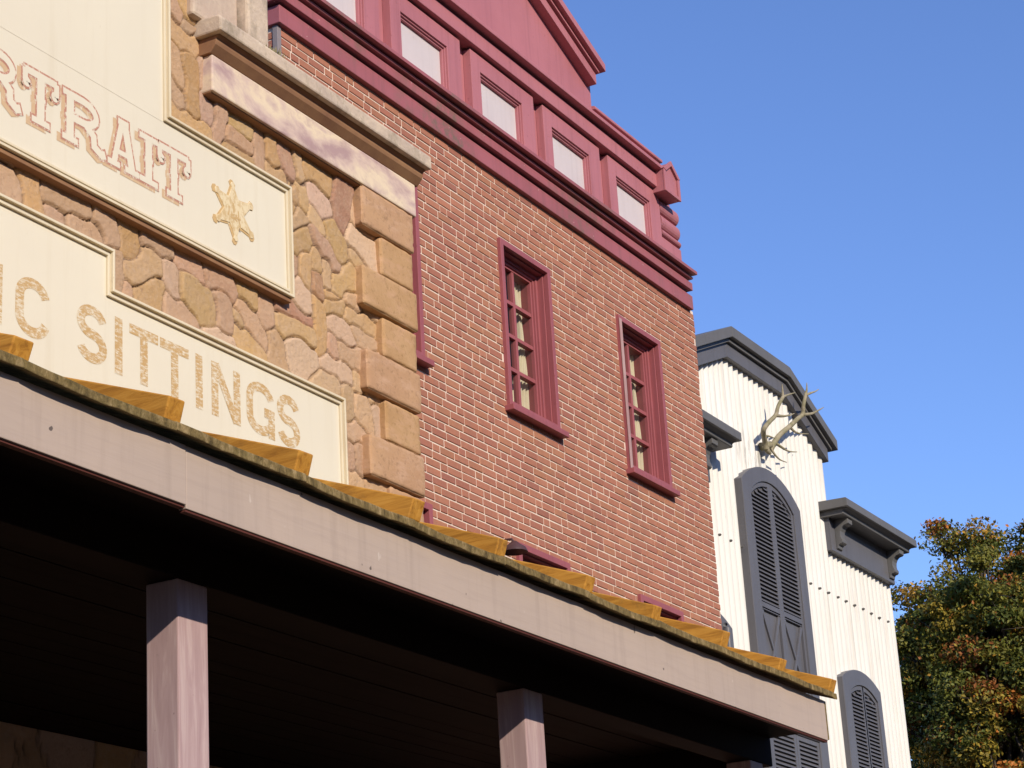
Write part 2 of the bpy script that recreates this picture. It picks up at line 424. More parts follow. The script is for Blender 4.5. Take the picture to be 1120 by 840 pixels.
def mat_leaf():
    t = NT('autumn_oak_leaf')
    a = t.attr()
    t.l(a, t.b.inputs['Base Color']); t.b.inputs['Roughness'].default_value = 0.55
    t.b.inputs['Specular IOR Level'].default_value = 0.3
    tl = t.t.nodes.new('ShaderNodeBsdfTranslucent'); t.l(a, tl.inputs[0])
    mx = t.t.nodes.new('ShaderNodeMixShader'); mx.inputs[0].default_value = 0.25
    outn = [n for n in t.t.nodes if n.type == 'OUTPUT_MATERIAL'][0]
    t.l(t.b.outputs[0], mx.inputs[1]); t.l(tl.outputs[0], mx.inputs[2]); t.l(mx.outputs[0], outn.inputs[0])
    return t.m
M['leaf'] = mat_leaf()

# ------------------------------------------------------------------ ground
g = MB(); g.add([(-1500, -1500, 0), (1500, -1500, 0), (1500, 1500, 0), (-1500, 1500, 0)], [(0, 1, 2, 3)])
tag(g.build('street', M['ground']), kind='structure')
g = MB(); g.box(-8, 11.2, 4.0, 6.9, 0.0, 0.15)
tag(g.build('pavement', M['boardwalk'], bevel=0.01), kind='structure')

# unseen ridge added behind the viewer to block low sky and darken the porch
n_a, n_r = 90, 8; V_ = []; F_ = []
for i in range(n_a + 1):
    a = R(150 + 195 * i / n_a)
    hgt = 25 + 15 * min(1, max(0, (abs(math.degrees(a) - 240) - 22) / 20)) + 2.5 * math.sin(a * 9) + 1.5 * math.sin(a * 23 + 1)
    for j in range(n_r + 1):
        t_ = j / n_r; rr = 62 + 60 * t_
        V_.append((rr * math.cos(a), rr * math.sin(a), -0.5 + hgt * math.sin(min(1, t_ * 1.4) * math.pi / 2) + 0.6 * math.sin(a * 61 + j * 2.1) * (t_ > 0)))
for i in range(n_a):
    for j in range(n_r): F_.append((i * (n_r + 1) + j, i * (n_r + 1) + j + 1, (i + 1) * (n_r + 1) + j + 1, (i + 1) * (n_r + 1) + j))
g = MB(); g.add(V_, F_); tag(g.build('added_blocker_ridge', M['blocker_ridge'], normals=False, smooth=True), kind='structure')

# ------------------------------------------------------------------ stone building
XS1 = 11.72                                     # right-hand end of the stone front
stone_b = thing('stone_building', (9.0, 6.97, 0), 'tan and pink rubble stone building front with raised corner blocks and a weathered stone cornice', 'building')

def zz(sc, ox, oy, seq):
    return [(p[0] / sc + ox, p[1] / sc + oy, q[0] / sc + ox, q[1] / sc + oy, r / sc, c) for p, q, r, c in seq]
ST = []
ST += zz(4, 0, 200, [((0, 10), (80, 50), 25, 'p'), ((155, 10), (155, 100), 35, 'o'), ((230, 40), (370, 110), 45, 'p'), ((230, 110), (280, 150), 25, 'p'), ((330, 170), (430, 220), 35, 'p'),
    ((440, 140), (510, 230), 40, 'p'), ((570, 210), (590, 290), 48, 'o'), ((650, 240), (750, 310), 25, 'p'), ((520, 310), (520, 430), 25, 'p'), ((600, 380), (680, 350), 50, 't'),
    ((750, 360), (770, 470), 35, 'l'), ((800, 320), (880, 400), 30, 'p'), ((570, 465), (580, 480), 22, 'p'), ((630, 500), (700, 470), 45, 'o'), ((750, 520), (850, 610), 38, 'p'),
    ((850, 470), (910, 560), 60, 'o'), ((930, 390), (1020, 470), 35, 'p'), ((985, 510), (1000, 620), 38, 'p'), ((910, 640), (1020, 690), 20, 'l'), ((1060, 450), (1110, 500), 35, 'o')])
ST += zz(4, 200, 200, [((365, 520), (385, 600), 38, 'p'), ((270, 550), (370, 680), 32, 'p'), ((250, 570), (270, 620), 15, 't'), ((265, 660), (340, 750), 32, 'o'), ((410, 680), (430, 800), 40, 't'),
    ((520, 740), (550, 780), 65, 'l'), ((440, 545), (560, 600), 22, 'r'), ((450, 610), (560, 670), 40, 'o'), ((605, 540), (615, 710), 30, 'o'), ((520, 450), (540, 530), 42, 'l'),
    ((545, 340), (545, 410), 32, 'o'), ((497, 330), (500, 390), 20, 'p'), ((590, 310), (600, 370), 22, 'o'), ((500, 260), (550, 240), 40, 'o'), ((490, 180), (530, 150), 25, 't'),
    ((475, 20), (480, 110), 25, 'o'), ((530, 20), (545, 90), 25, 'o'), ((590, 50), (640, 120), 42, 'l'), ((695, 30), (700, 160), 42, 'r'), ((575, 120), (615, 190), 22, 't'),
    ((660, 190), (705, 310), 40, 'o'), ((590, 230), (690, 370), 25, 'p'), ((780, 160), (830, 210), 35, 't'), ((750, 230), (840, 290), 35, 'l'), ((750, 320), (765, 370), 15, 'o'),
    ((600, 410), (610, 500), 22, 'r'), ((645, 360), (650, 450), 22, 't'), ((690, 450), (750, 400), 42, 'o'), ((650, 545), (700, 530), 25, 'o'), ((730, 500), (770, 540), 28, 't'),
    ((645, 480), (690, 500), 15, 'o'), ((800, 520), (860, 580), 25, 't'), ((740, 570), (860, 650), 28, 'o'), ((670, 610), (730, 680), 38, 'l'), ((665, 690), (675, 740), 24, 'p'),
    ((770, 650), (850, 700), 22, 'p'), ((715, 730), (775, 780), 32, 't')])
ST += zz(4, 200, 360, [((640, 150), (730, 210), 35, 'l'), ((590, 240), (670, 230), 40, 't'), ((770, 220), (785, 270), 25, 't'), ((725, 260), (735, 380), 32, 't'), ((790, 320), (800, 400), 38, 't'),
    ((815, 270), (880, 320), 22, 't'), ((865, 350), (880, 400), 25, 'l'), ((730, 440), (790, 450), 38, 'p'), ((730, 510), (740, 590), 28, 'p'), ((785, 530), (795, 620), 24, 'p'),
    ((735, 640), (790, 670), 28, 't'), ((820, 670), (900, 700), 30, 't')])
ST += zz(4, 0, 0, [((760, 120), (860, 210), 35, 'o'), ((760, 220), (790, 340), 30, 'p'), ((760, 370), (790, 440), 30, 'p'), ((840, 270), (860, 480), 35, 'o'), ((890, 260), (910, 400), 20, 'm'),
    ((905, 430), (920, 510), 28, 'm'), ((760, 480), (910, 580), 30, 'o'), ((985, 500), (960, 610), 28, 'p'), ((765, 30), (790, 80), 22, 'p'), ((815, 10), (835, 50), 20, 'o'), ((810, 105), (840, 135), 14, 'm'),
    ((1020, 500), (1100, 570), 28, 'o'), ((1010, 580), (1100, 650), 25, 'p'), ((990, 650), (1110, 720), 28, 'o')])
ST += zz(3.733, 180, 0, [((390, 550), (400, 680), 28, 'p'), ((440, 580), (450, 650), 22, 'o'), ((490, 610), (525, 700), 25, 'p'), ((555, 650), (570, 760), 15, 't'), ((440, 700), (530, 790), 30, 'o'),
    ((595, 680), (670, 740), 38, 'o')])
PAL = {'p': (0.515, 0.320, 0.200), 'o': (0.520, 0.325, 0.155), 't': (0.550, 0.355, 0.200), 'l': (0.600, 0.405, 0.275), 'r': (0.440, 0.240, 0.150), 'm': (0.46, 0.305, 0.205)}

seeds = []
for (ax, ay, bx, by, r, c) in ST:
    a, b = at(ax, ay, 6.965), at(bx, by, 6.965)
    seeds.append((a.x, a.z, b.x, b.z, r / 145.0, c))
vis = np.array([[(s[0] + s[2]) / 2, (s[1] + s[3]) / 2] for s in seeds])
tries = 0                                       # the rest of the wall: irregular fill where the photograph shows nothing
placed = [tuple(q) for q in vis]
while tries < 6000:
    tries += 1
    x, z = random.uniform(5.0, 11.8), random.uniform(0.0, 9.8)
    if min((x - q[0]) ** 2 + (z - q[1]) ** 2 for q in placed) < 0.27 ** 2: continue
    def capd(s_):
        vx, vz = s_[2] - s_[0], s_[3] - s_[1]; t_ = ((x - s_[0]) * vx + (z - s_[1]) * vz) / max(vx * vx + vz * vz, 1e-6); t_ = min(1, max(0, t_))
        return math.hypot(x - s_[0] - t_ * vx, z - s_[1] - t_ * vz) - s_[4]
    if min(capd(s_) for s_ in seeds[:len(ST)]) < 0.10: continue
    placed.append((x, z))
    a = random.uniform(-0.5, 1.9); L = random.uniform(0.02, 0.10)
    seeds.append((x - L * math.cos(a), z - L * math.sin(a), x + L * math.cos(a), z + L * math.sin(a), random.uniform(0.05, 0.09), random.choice('ppotl')))
gx = np.concatenate([np.arange(5.2, 7.6, 0.03), np.arange(7.6, 11.45, 0.0085), [11.47, 11.6, 11.71]])
gz = np.concatenate([np.arange(0, 5.3, 0.05), np.arange(5.3, 8.5, 0.0085), np.arange(8.5, 9.41, 0.03)])
GX, GZ = np.meshgrid(gx, gz)
# a little waviness so the outlines are not ruler-straight
WX = GX + 0.004 * np.sin(GZ * 12 + 2 * np.sin(GX * 9)) + 0.0025 * np.sin(GZ * 43 + GX * 23)
WZ = GZ + 0.004 * np.sin(GX * 13 + 2 * np.sin(GZ * 8)) + 0.0025 * np.sin(GX * 41 - GZ * 29)
d1 = np.full(GX.shape, 9.0); d2 = np.full(GX.shape, 9.0); lab = np.zeros(GX.shape, int)
for i, (ax, az, bx, bz, r, c) in enumerate(seeds):
    vx, vz = bx - ax, bz - az; L2 = max(vx * vx + vz * vz, 1e-6)
    t_ = np.clip(((WX - ax) * vx + (WZ - az) * vz) / L2, 0, 1)
    d = np.hypot(WX - ax - t_ * vx, WZ - az - t_ * vz) - r
    n1 = d < d1
    d2 = np.where(n1, d1, np.minimum(d2, d)); lab = np.where(n1, i, lab); d1 = np.where(n1, d, d1)
edge = (d2 - d1) / 2
ns = len(seeds)
off = rng.uniform(-0.007, 0.007, ns); tx = rng.uniform(-0.05, 0.05, ns); tz = rng.uniform(-0.04, 0.07, ns)
cx = np.array([(s[0] + s[2]) / 2 for s in seeds]); cz = np.array([(s[1] + s[3]) / 2 for s in seeds])
e = np.clip((edge - 0.0028) / 0.0105, 0, 1)
dome = np.sqrt(np.clip(1 - (1 - e) ** 2, 0, 1))
face = 0.023 + off[lab] + np.clip(tx[lab] * (GX - cx[lab]) + tz[lab] * (GZ - cz[lab]), -0.015, 0.015)
rough_ = 0.0016 * np.abs(np.sin(GX * 41 + GZ * 17 + lab)) + 0.0014 * np.sin(GX * 60 + 5 * np.sin(GZ * 31 + lab)) * np.sin(GZ * 55 + 4 * np.sin(GX * 37)) + 0.002 * np.sin(GX * 13 + GZ * 19 + lab * 2.1)
h = dome * (face + rough_)
Yh = 7.0 - h
colr = np.array([PAL[s[5]] for s in seeds]); colr = colr * rng.uniform(0.88, 1.10, (ns, 1)) + rng.uniform(-0.012, 0.012, (ns, 3))
mort = np.array([0.20, 0.13, 0.09])
C = np.where(e[..., None] > 0.05, colr[lab], mort)
nz_, nx_ = GX.shape
V = np.stack([GX - 9.0, Yh - 6.97, GZ], -1).reshape(-1, 3)
idx = np.arange(nz_ * nx_).reshape(nz_, nx_)
F = np.stack([idx[:-1, :-1], idx[:-1, 1:], idx[1:, 1:], idx[1:, :-1]], -1).reshape(-1, 4)
def np_mesh(name, V, F, mat, parent=None, vcol=None, smooth=True):
    me = bpy.data.meshes.new(name); k = F.shape[1]
    me.vertices.add(len(V)); me.vertices.foreach_set('co', V.astype(np.float32).ravel())
    me.loops.add(F.size); me.loops.foreach_set('vertex_index', F.astype(np.int32).ravel())
    me.polygons.add(len(F)); me.polygons.foreach_set('loop_start', np.arange(0, F.size, k, dtype=np.int32))
    me.polygons.foreach_set('use_smooth', np.full(len(F), smooth))
    me.update(calc_edges=True)
    if vcol is not None:
        a = me.color_attributes.new('tint', 'FLOAT_COLOR', 'POINT')
        a.data.foreach_set('color', np.concatenate([vcol, np.ones((len(vcol), 1))], 1).astype(np.float32).ravel())
    me.materials.append(mat); me.validate()
    o = bpy.data.objects.new(name, me); COL.objects.link(o)
    if parent: o.parent = parent
    return o
FC = V[F].mean(1); F = F[~((FC[:, 0] + 9.0 > 9.6) & (FC[:, 2] > 8.09))]
np_mesh('wall', V, F, M['stone'], stone_b, C.reshape(-1, 3))
b = MB(); b.box(5.2, XS1, 7.012, 7.5, 0, 8.0); b.box(5.2, 9.7, 7.012, 7.5, 8.003, 9.4); b.build('wall_core', M['render'], stone_b)
b = MB(); b.box(5.2, 11.70, 7.503, 16, 0, 6.3); b.build('rear_wing', M['render'], stone_b)

def worn_block(name, bx_, mat, parent):
    import bmesh
    from mathutils import noise as mn
    x0, x1, y0, y1, z0, z1 = bx_
    bm = bmesh.new(); bmesh.ops.create_cube(bm, size=1)
    for v in bm.verts: v.co = Vector(((x0 + x1) / 2 + v.co.x * (x1 - x0), (y0 + y1) / 2 + v.co.y * (y1 - y0), (z0 + z1) / 2 + v.co.z * (z1 - z0)))
    bmesh.ops.bevel(bm, geom=bm.edges[:], offset=0.009, segments=2, affect='EDGES')
    bmesh.ops.subdivide_edges(bm, edges=[e for e in bm.edges if e.calc_length() > 0.05], cuts=14, use_grid_fill=True)
    bm.normal_update()
    for v in bm.verts:
        near = sum((abs(v.co.x - a) < 0.02) for a in (x0, x1)) + sum(abs(v.co.z - a) < 0.02 for a in (z0, z1)) + (abs(v.co.y - y0) < 0.012)
        d = mn.fractal(v.co * 9, 0.7, 2.1, 4) * 0.0022
        if near >= 2: d -= max(0, mn.fractal(v.co * 14 + Vector((3, 1, 7)), 0.7, 2.1, 4)) * 0.009
        v.co += v.normal * d
        v.co -= parent.location
    me = bpy.data.meshes.new(name); bm.to_mesh(me); bm.free(); me.materials.append(mat)
    me.polygons.foreach_set('use_smooth', [True] * len(me.polygons))
    o = bpy.data.objects.new(name, me); COL.objects.link(o); o.parent = parent
    wn = o.modifiers.new('normals', 'WEIGHTED_NORMAL'); wn.weight = 60
    return o

# corner blocks, alternately long and short
zq = 7.655; k = 0
while zq > 0.2:
    long_ = (k % 2 == 0)
    x0 = (11.085 if long_ else 11.315) + random.uniform(-0.012, 0.012)
    yf = 6.915 if long_ else 6.932
    q = worn_block('quoin', (x0, XS1 - random.uniform(0, 0.008), yf, 7.03, zq - 0.279 + (0.012 if k else 0), zq), M['quoin_pink'] if k in (4, 6, 7) or random.random() < 0.2 else M['quoin'], stone_b)
    zq -= 0.2795; k += 1

# cornice of the stone front
b = MB()
b.prism_yz([(6.80, 7.985), (6.80, 8.075), (6.82, 8.09), (7.15, 8.11), (7.15, 7.985)], 9.44, 11.80)
cor = b.build('cornice', M['cornice'], stone_b, bevel=0.012, seg=2)
b = MB()
b.prism_yz([(6.865, 7.925), (6.860, 7.945), (6.860, 7.962), (6.835, 7.984), (7.10, 7.984), (7.10, 7.880), (6.905, 7.880)], 9.475, 11.775)
b.prism_yz([(6.925, 7.640), (6.925, 7.662), (7.1, 7.662), (7.1, 7.640)], 9.50, 11.74)
b.build('moulding', M['soffit'], cor, bevel=0.004)
b = MB(); b.box(9.495, 11.745, 6.905, 7.1, 7.648, 7.882)
b.build('frieze', M['frieze'], cor, bevel=0.01)
b = MB(); b.box(9.35, 9.80, 6.93, 7.5, 8.09, 9.75)
b.build('pier', M['pier'], stone_b, bevel=0.02)
b = MB(); b.box(9.80, 10.02, 6.86, 7.5, 8.10, 9.75)
b.build('pier', M['cornice'], stone_b, bevel=0.02)
b = MB()
for k in range(90):                              # dry moss tufts where the pier meets the cornice
    x = random.gauss(10.02, 0.06); y = random.uniform(6.81, 6.87); a = random.uniform(0, 6.28); hh = random.uniform(0.01, 0.05)
    b.add([(x, y, 8.085), (x + 0.012 * math.cos(a), y + 0.012 * math.sin(a), 8.085), (x + 0.02 * math.cos(a + 1), y + 0.02 * math.sin(a + 1), 8.09 + hh)], [(0, 1, 2)])
tag(b.build('moss', M['moss'], cor, normals=False), kind='stuff')

# ------------------------------------------------------------------ sign boards
def sign(name, poly, label, yb, yf):
    t = thing(name, (poly[0][0], yf, poly[0][1]), label, 'sign')
    b = MB(); b.prism_xz(poly, yf, yb); b.build('board', M['cream'], t)
    b = MB()
    b.ring_xz(poly, offset_poly(poly, 0.016), yf - 0.026, yf - 0.0005)
    b.ring_xz(offset_poly(poly, 0.030), offset_poly(poly, 0.046), yf - 0.016, yf - 0.0006)
    b.ring_xz(offset_poly(poly, 0.0162), offset_poly(poly, 0.0298), yf - 0.007, yf - 0.0007)
    b.build('moulding', M['cream_edge'], t, bevel=0.003)
    return t

YSF = 6.93
up = [(5.6, 6.605), (10.285, 6.605), (10.285, 7.325), (9.105, 7.325), (9.105, 9.2), (5.6, 9.2)]
sign_up = sign('sign_board', up, 'upper cream sign board with red outlined slab letters and a painted sheriff star', 7.0, YSF)
lo = [(5.6, 4.95), (10.80, 4.95), (10.80, 6.118), (8.612, 6.118), (8.612, 6.342), (5.6, 6.342)]
sign_lo = sign('sign_board', lo, 'lower cream sign board reading IC SITTINGS in worn ochre capitals', 7.0, YSF)
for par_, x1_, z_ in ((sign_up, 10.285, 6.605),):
    b = MB(); b.box(5.6, x1_ - 0.01, YSF - 0.006, 7.0, z_ - 0.030, z_ - 0.0005); b.build('edge_shade_strip', M['soffit'], par_, bevel=0.004)  # brown strip along the lower edge, the shadow below put into its colour
b = MB(); b.prism_xz([(5.65, 7.272), (9.05, 7.272), (9.05, 9.15), (5.65, 9.15)], YSF - 0.0013, YSF - 0.0002)
b.build('raised_panel', M['cream'], sign_up, bevel=0.003)

def stroke(b, pts, wd, y, th=0.0016, closed=False, sx=1.0):
    """flat brush stroke of width wd (sx: how much wider uprights are than level strokes)"""
    P = [Vector((p[0], p[1])) for p in pts]; n = len(P); L = []; Rr = []
    for i in range(n):
        a = P[i - 1] if (i > 0 or closed) else P[i]; c = P[(i + 1) % n] if (i < n - 1 or closed) else P[i]
        e0 = (P[i] - a); e1 = (c - P[i])
        e0 = e0.normalized() if e0.length > 1e-9 else e1.normalized(); e1 = e1.normalized() if e1.length > 1e-9 else e0
        nrm = Vector((-(e0.y + e1.y), e0.x + e1.x)); nrm.normalize()
        k = 1 / max(0.5, abs(nrm.dot(Vector((-e0.y, e0.x)))))
        L.append((P[i].x + nrm.x * wd / 2 * k * sx, P[i].y + nrm.y * wd / 2 * k)); Rr.append((P[i].x - nrm.x * wd / 2 * k * sx, P[i].y - nrm.y * wd / 2 * k))
    rng_ = range(n if closed else n - 1)
    for i in rng_:
        j = (i + 1) % n
        b.add([(*L[i][:1], y, L[i][1]), (L[j][0], y, L[j][1]), (Rr[j][0], y, Rr[j][1]), (Rr[i][0], y, Rr[i][1])], [(0, 1, 2, 3)])

def arc(cx_, cz_, rx, rz, a0, a1, n=16):
    return [(cx_ + rx * math.cos(R(a0 + (a1 - a0) * i / n)), cz_ + rz * math.sin(R(a0 + (a1 - a0) * i / n))) for i in range(n + 1)]

Z0, Z1 = 5.667, 5.982; ZM = (Z0 + Z1) / 2; YP = YSF - 0.0012
W_ = 0.056
def let_I(x0, x1): return [[((x0 + x1) / 2, Z0), ((x0 + x1) / 2, Z1)]]
def let_T(x0, x1): return [[(x0, Z1 - W_ / 2), (x1, Z1 - W_ / 2)], [((x0 + x1) / 2, Z0), ((x0 + x1) / 2, Z1 - W_)]]
def let_N(x0, x1):
    h_ = W_ / 2
    return [[(x0 + h_, Z0), (x0 + h_, Z1)], [(x1 - h_, Z0), (x1 - h_, Z1)], [(x0 + h_ * 1.3, Z1 - 0.01), (x1 - h_ * 1.3, Z0 + 0.01)]]
def let_S(x0, x1):
    cx_ = (x0 + x1) / 2; rx = (x1 - x0 - W_) / 2; rz = (Z1 - Z0 - W_) / 4
    return [arc(cx_, Z1 - W_ / 2 - rz, rx, rz, 15, 250, 18) + arc(cx_, Z0 + W_ / 2 + rz, rx, rz, 80, -165, 18)]
def let_C(x0, x1):
    cx_ = (x0 + x1) / 2; rx = (x1 - x0 - W_) / 2; hz = 0.055
    return [arc(cx_, ZM + hz, rx, Z1 - W_ / 2 - ZM - hz, 12, 180, 14) + arc(cx_, ZM - hz, rx, ZM - hz - Z0 - W_ / 2, 180, 348, 14)]
def let_G(x0, x1):
    c = let_C(x0, x1)[0][:-3]
    return [c + [(x1 - W_ * 1.0, Z0 + 0.045)], [(x1 - W_ / 2, Z0), (x1 - W_ / 2, ZM + 0.012)], [(x1 - W_ * 1.75, ZM - 0.012), (x1, ZM - 0.012)]]
kinds = {'I': let_I, 'T': let_T, 'N': let_N, 'S': let_S, 'C': let_C, 'G': let_G}
for ch, x0, x1 in [('I', 7.70, 7.79), ('C', 7.875, 8.125), ('S', 8.338, 8.573), ('I', 8.630, 8.712), ('T', 8.760, 9.003), ('T', 9.020, 9.272), ('I', 9.328, 9.400),
                   ('N', 9.480, 9.742), ('G', 9.808, 10.075), ('S', 10.108, 10.330)]:
    b = MB()
    for i, st in enumerate(kinds[ch](x0, x1)): stroke(b, st, W_, YP - 0.0003 * i, sx=1.12)
    b.build('letter', M['gold'], sign_lo, normals=False)

# slab letters of the upper sign: every letter a few overlapping strokes, painted as shade, outline and face
UZ0, UZ1 = 6.842, 7.135
def slab(kind, x0, x1):
    """returns strokes as (points, width)"""
    s = 0.034; st = 0.058; zm = (UZ0 + UZ1) / 2; o = []
    def stem(x, z0=UZ0, z1=UZ1, spur=True):
        o.append(([(x, z0), (x, z1)], st))
        if spur: o.append(([(x - st * 0.62, zm), (x + st * 0.62, zm)], 0.022))
    def foot(x, z, half=0.056): o.append(([(x - half, z), (x + half, z)], s))
    if kind == 'T':
        c = (x0 + x1) / 2; stem(c); foot(c, UZ0 + s / 2, 0.068); o.append(([(x0 + 0.02, UZ1 - s / 2), (x1 - 0.02, UZ1 - s / 2)], s + 0.006))
        for sx_ in (x0 + 0.022, x1 - 0.022):
            o.append(([(sx_, UZ1 - 0.012), (sx_, UZ1 - 0.085)], 0.040)); o.append((arc(sx_ + (0.012 if sx_ < c else -0.012), UZ1 - 0.088, 0.016, 0.016, 0, 330, 10), 0.026))
    elif kind == 'I':
        c = (x0 + x1) / 2; stem(c); foot(c, UZ0 + s / 2, (x1 - x0) / 2); foot(c, UZ1 - s / 2, (x1 - x0) / 2)
    elif kind == 'R':
        xs = x0 + 0.062; stem(xs); foot(xs, UZ0 + s / 2, 0.062); foot(xs, UZ1 - s / 2, 0.058)
        rx = (x1 - xs) * 0.62
        o.append(([(xs, UZ1 - 0.020), (xs + rx * 0.55, UZ1 - 0.020)] + arc(xs + rx * 0.55, UZ1 - 0.083, rx * 0.62, 0.063, 85, -85, 10) + [(xs, UZ1 - 0.146)], 0.042))
        o.append(([(xs + rx * 0.7, UZ1 - 0.150), (xs + rx * 1.05, UZ1 - 0.190), (xs + rx * 1.08, UZ0 + 0.045), (x1 - 0.035, UZ0 + 0.018), (x1 - 0.004, UZ0 + 0.030)], 0.046))
    elif kind == 'A':
        c = (x0 + x1) / 2
        o.append(([(c - 0.008, UZ1), (x0 + 0.045, UZ0 + 0.01)], 0.042)); o.append(([(c + 0.008, UZ1), (x1 - 0.050, UZ0 + 0.01)], 0.056))
        o.append(([(x0 + 0.085, zm - 0.050), (x1 - 0.085, zm - 0.050)], 0.030)); foot(x0 + 0.047, UZ0 + s / 2, 0.052); foot(x1 - 0.052, UZ0 + s / 2, 0.060); foot(c, UZ1 - 0.012, 0.045)
    return o
for ch, x0, x1 in [('R', 7.575, 7.888), ('T', 7.893, 8.180), ('R', 8.206, 8.560), ('A', 8.580, 8.835), ('I', 8.848, 9.006), ('T', 9.003, 9.305)]:
    strokes = slab(ch, x0, x1)
    def layer(extra, dx, dz, y):
        b = MB()
        for i, (pts, wd) in enumerate(strokes):
            P = [Vector(p) for p in pts]
            if extra and len(P) >= 2:
                a = (P[0] - P[1]).normalized() * extra / 2; c = (P[-1] - P[-2]).normalized() * extra / 2
                P[0] = P[0] + a; P[-1] = P[-1] + c
            stroke(b, [(p.x + dx, p.y + dz) for p in P], wd + extra, y - 0.00008 * i)
        return b
    lt = layer(0, 0, 0, YP - 0.0020).build('letter', M['cream'], sign_up, normals=False)
    layer(0.018, -0.032, -0.022, YP).build('shade', M['tanshade'], lt, normals=False)
    layer(0.024, 0, 0, YP - 0.0010).build('outline', M['redline'], lt, normals=False)

# six-pointed star
def star_mb(cx_, cz_, s_, y0, y1):
    b = MB(); pts = []
    tips = [(-0.010, 0.178), (0.179, 0.100), (0.183, -0.098), (0.013, -0.181), (-0.172, -0.104), (-0.178, 0.087)]
    for i, (tx_, tz_) in enumerate(tips):
        a = math.atan2(tz_, tx_)
        nx2, nz2 = tips[(i + 1) % 6]; am = (math.atan2(tz_, tx_) + math.atan2(nz2, nx2)) / 2
        if abs(math.atan2(tz_, tx_) - math.atan2(nz2, nx2)) > 3.2: am += math.pi
        r = math.hypot(tx_, tz_) * s_
        for da, rr in ((0.10, 0.84), (0.14, 0.96), (0.05, 1.04), (-0.05, 1.04), (-0.14, 0.96), (-0.10, 0.84)):
            pts.append((cx_ + r * rr * math.cos(a + da), cz_ + r * rr * math.sin(a + da)))
        pts.append((cx_ + 0.098 * s_ * math.cos(am), cz_ + 0.098 * s_ * math.sin(am)))
    pts = pts[::-1]
    b.prism_xz(pts, y0, y1); return b
st = star_mb(9.715, 6.965, 0.98, YSF - 0.007, YSF - 0.001).build('star', M['starpaint'], sign_up, bevel=0.004, seg=2)
b = star_mb(9.704, 6.960, 1.07, YSF - 0.003, YSF - 0.0012); b.build('star_edge', M['startan'], st)
b = MB()
for k in range(7):
    a = random.uniform(0, 6.28); x, z = 9.715 + random.uniform(-.06, .06), 6.965 + random.uniform(-.08, .08)
    stroke(b, [(x - 0.03 * math.cos(a), z - 0.03 * math.sin(a)), (x + 0.004, z + 0.006), (x + 0.035 * math.cos(a), z + 0.03 * math.sin(a))], 0.012, YSF - 0.0075 - 0.0002 * k)
b.build('engraving', M['startan'], st, normals=False)

# ------------------------------------------------------------------ porch in front of the stone building
YF = 4.144
porch = thing('porch', (7.0, 5.5, 0.15), 'timber porch with mauve grey fascia and ochre roof battens in front of the stone building', 'porch')
PX0, PX1 = 1.5, 11.0
TA = math.tan(R(20)); EY = 4.092; EZ = 3.927
# two lengths of fascia board meeting at a butt joint
xj = at(203, 500, YF).x
for i, (x0, x1) in enumerate(((PX0, xj - 0.002), (xj + 0.002, PX1))):
    dz = 0.006 if i == 0 else -0.005
    b = MB(); b.box(x0, x1, YF - (0.003 if i == 0 else 0), YF + 0.032, 3.682 + dz, 3.888)
    f_ = b.build('fascia_board', M['fascia'], porch, bevel=0.003)
    b = MB(); b.box(x0 + 0.001, x1 - 0.001, YF + 0.006, YF + 0.028, 3.674 + dz, 3.681 + dz)  # reddish bounce light on the fascia's lower edge, put into this strip's colour
    b.build('bounce_edge_strip', M['redlip'], f_)
b = MB(); b.prism_yz([(YF + 0.002, 3.685), (YF + 0.002, 3.888), (6.95, 3.888), (6.95, 3.76), (4.30, 3.76), (4.20, 3.685)], PX1 + 0.001, PX1 + 0.026); b.build('end_board', M['roof'], porch, bevel=0.003)
# front beam, posts
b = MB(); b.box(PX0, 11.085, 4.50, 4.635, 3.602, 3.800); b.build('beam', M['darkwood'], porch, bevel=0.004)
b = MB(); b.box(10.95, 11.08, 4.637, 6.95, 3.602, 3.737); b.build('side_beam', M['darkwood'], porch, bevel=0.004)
for k in range(4):
    x = 3.53 + 2.417 * k if k < 3 else 10.78
    b = MB(); b.box(x, x + 0.168, 4.50, 4.636, 0.15, 3.600); b.build('post', M['post'], porch, bevel=0.006)
# ceiling: boards along the street with open joints, on a dark lining
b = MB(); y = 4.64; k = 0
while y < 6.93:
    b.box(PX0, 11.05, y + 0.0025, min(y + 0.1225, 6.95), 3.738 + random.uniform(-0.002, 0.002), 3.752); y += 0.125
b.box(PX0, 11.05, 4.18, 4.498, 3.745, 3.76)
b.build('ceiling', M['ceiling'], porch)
b = MB(); b.box(PX0, 11.05, 4.18, 6.95, 3.762, 3.775); b.build('ceiling_lining', M['darkwood'], porch)
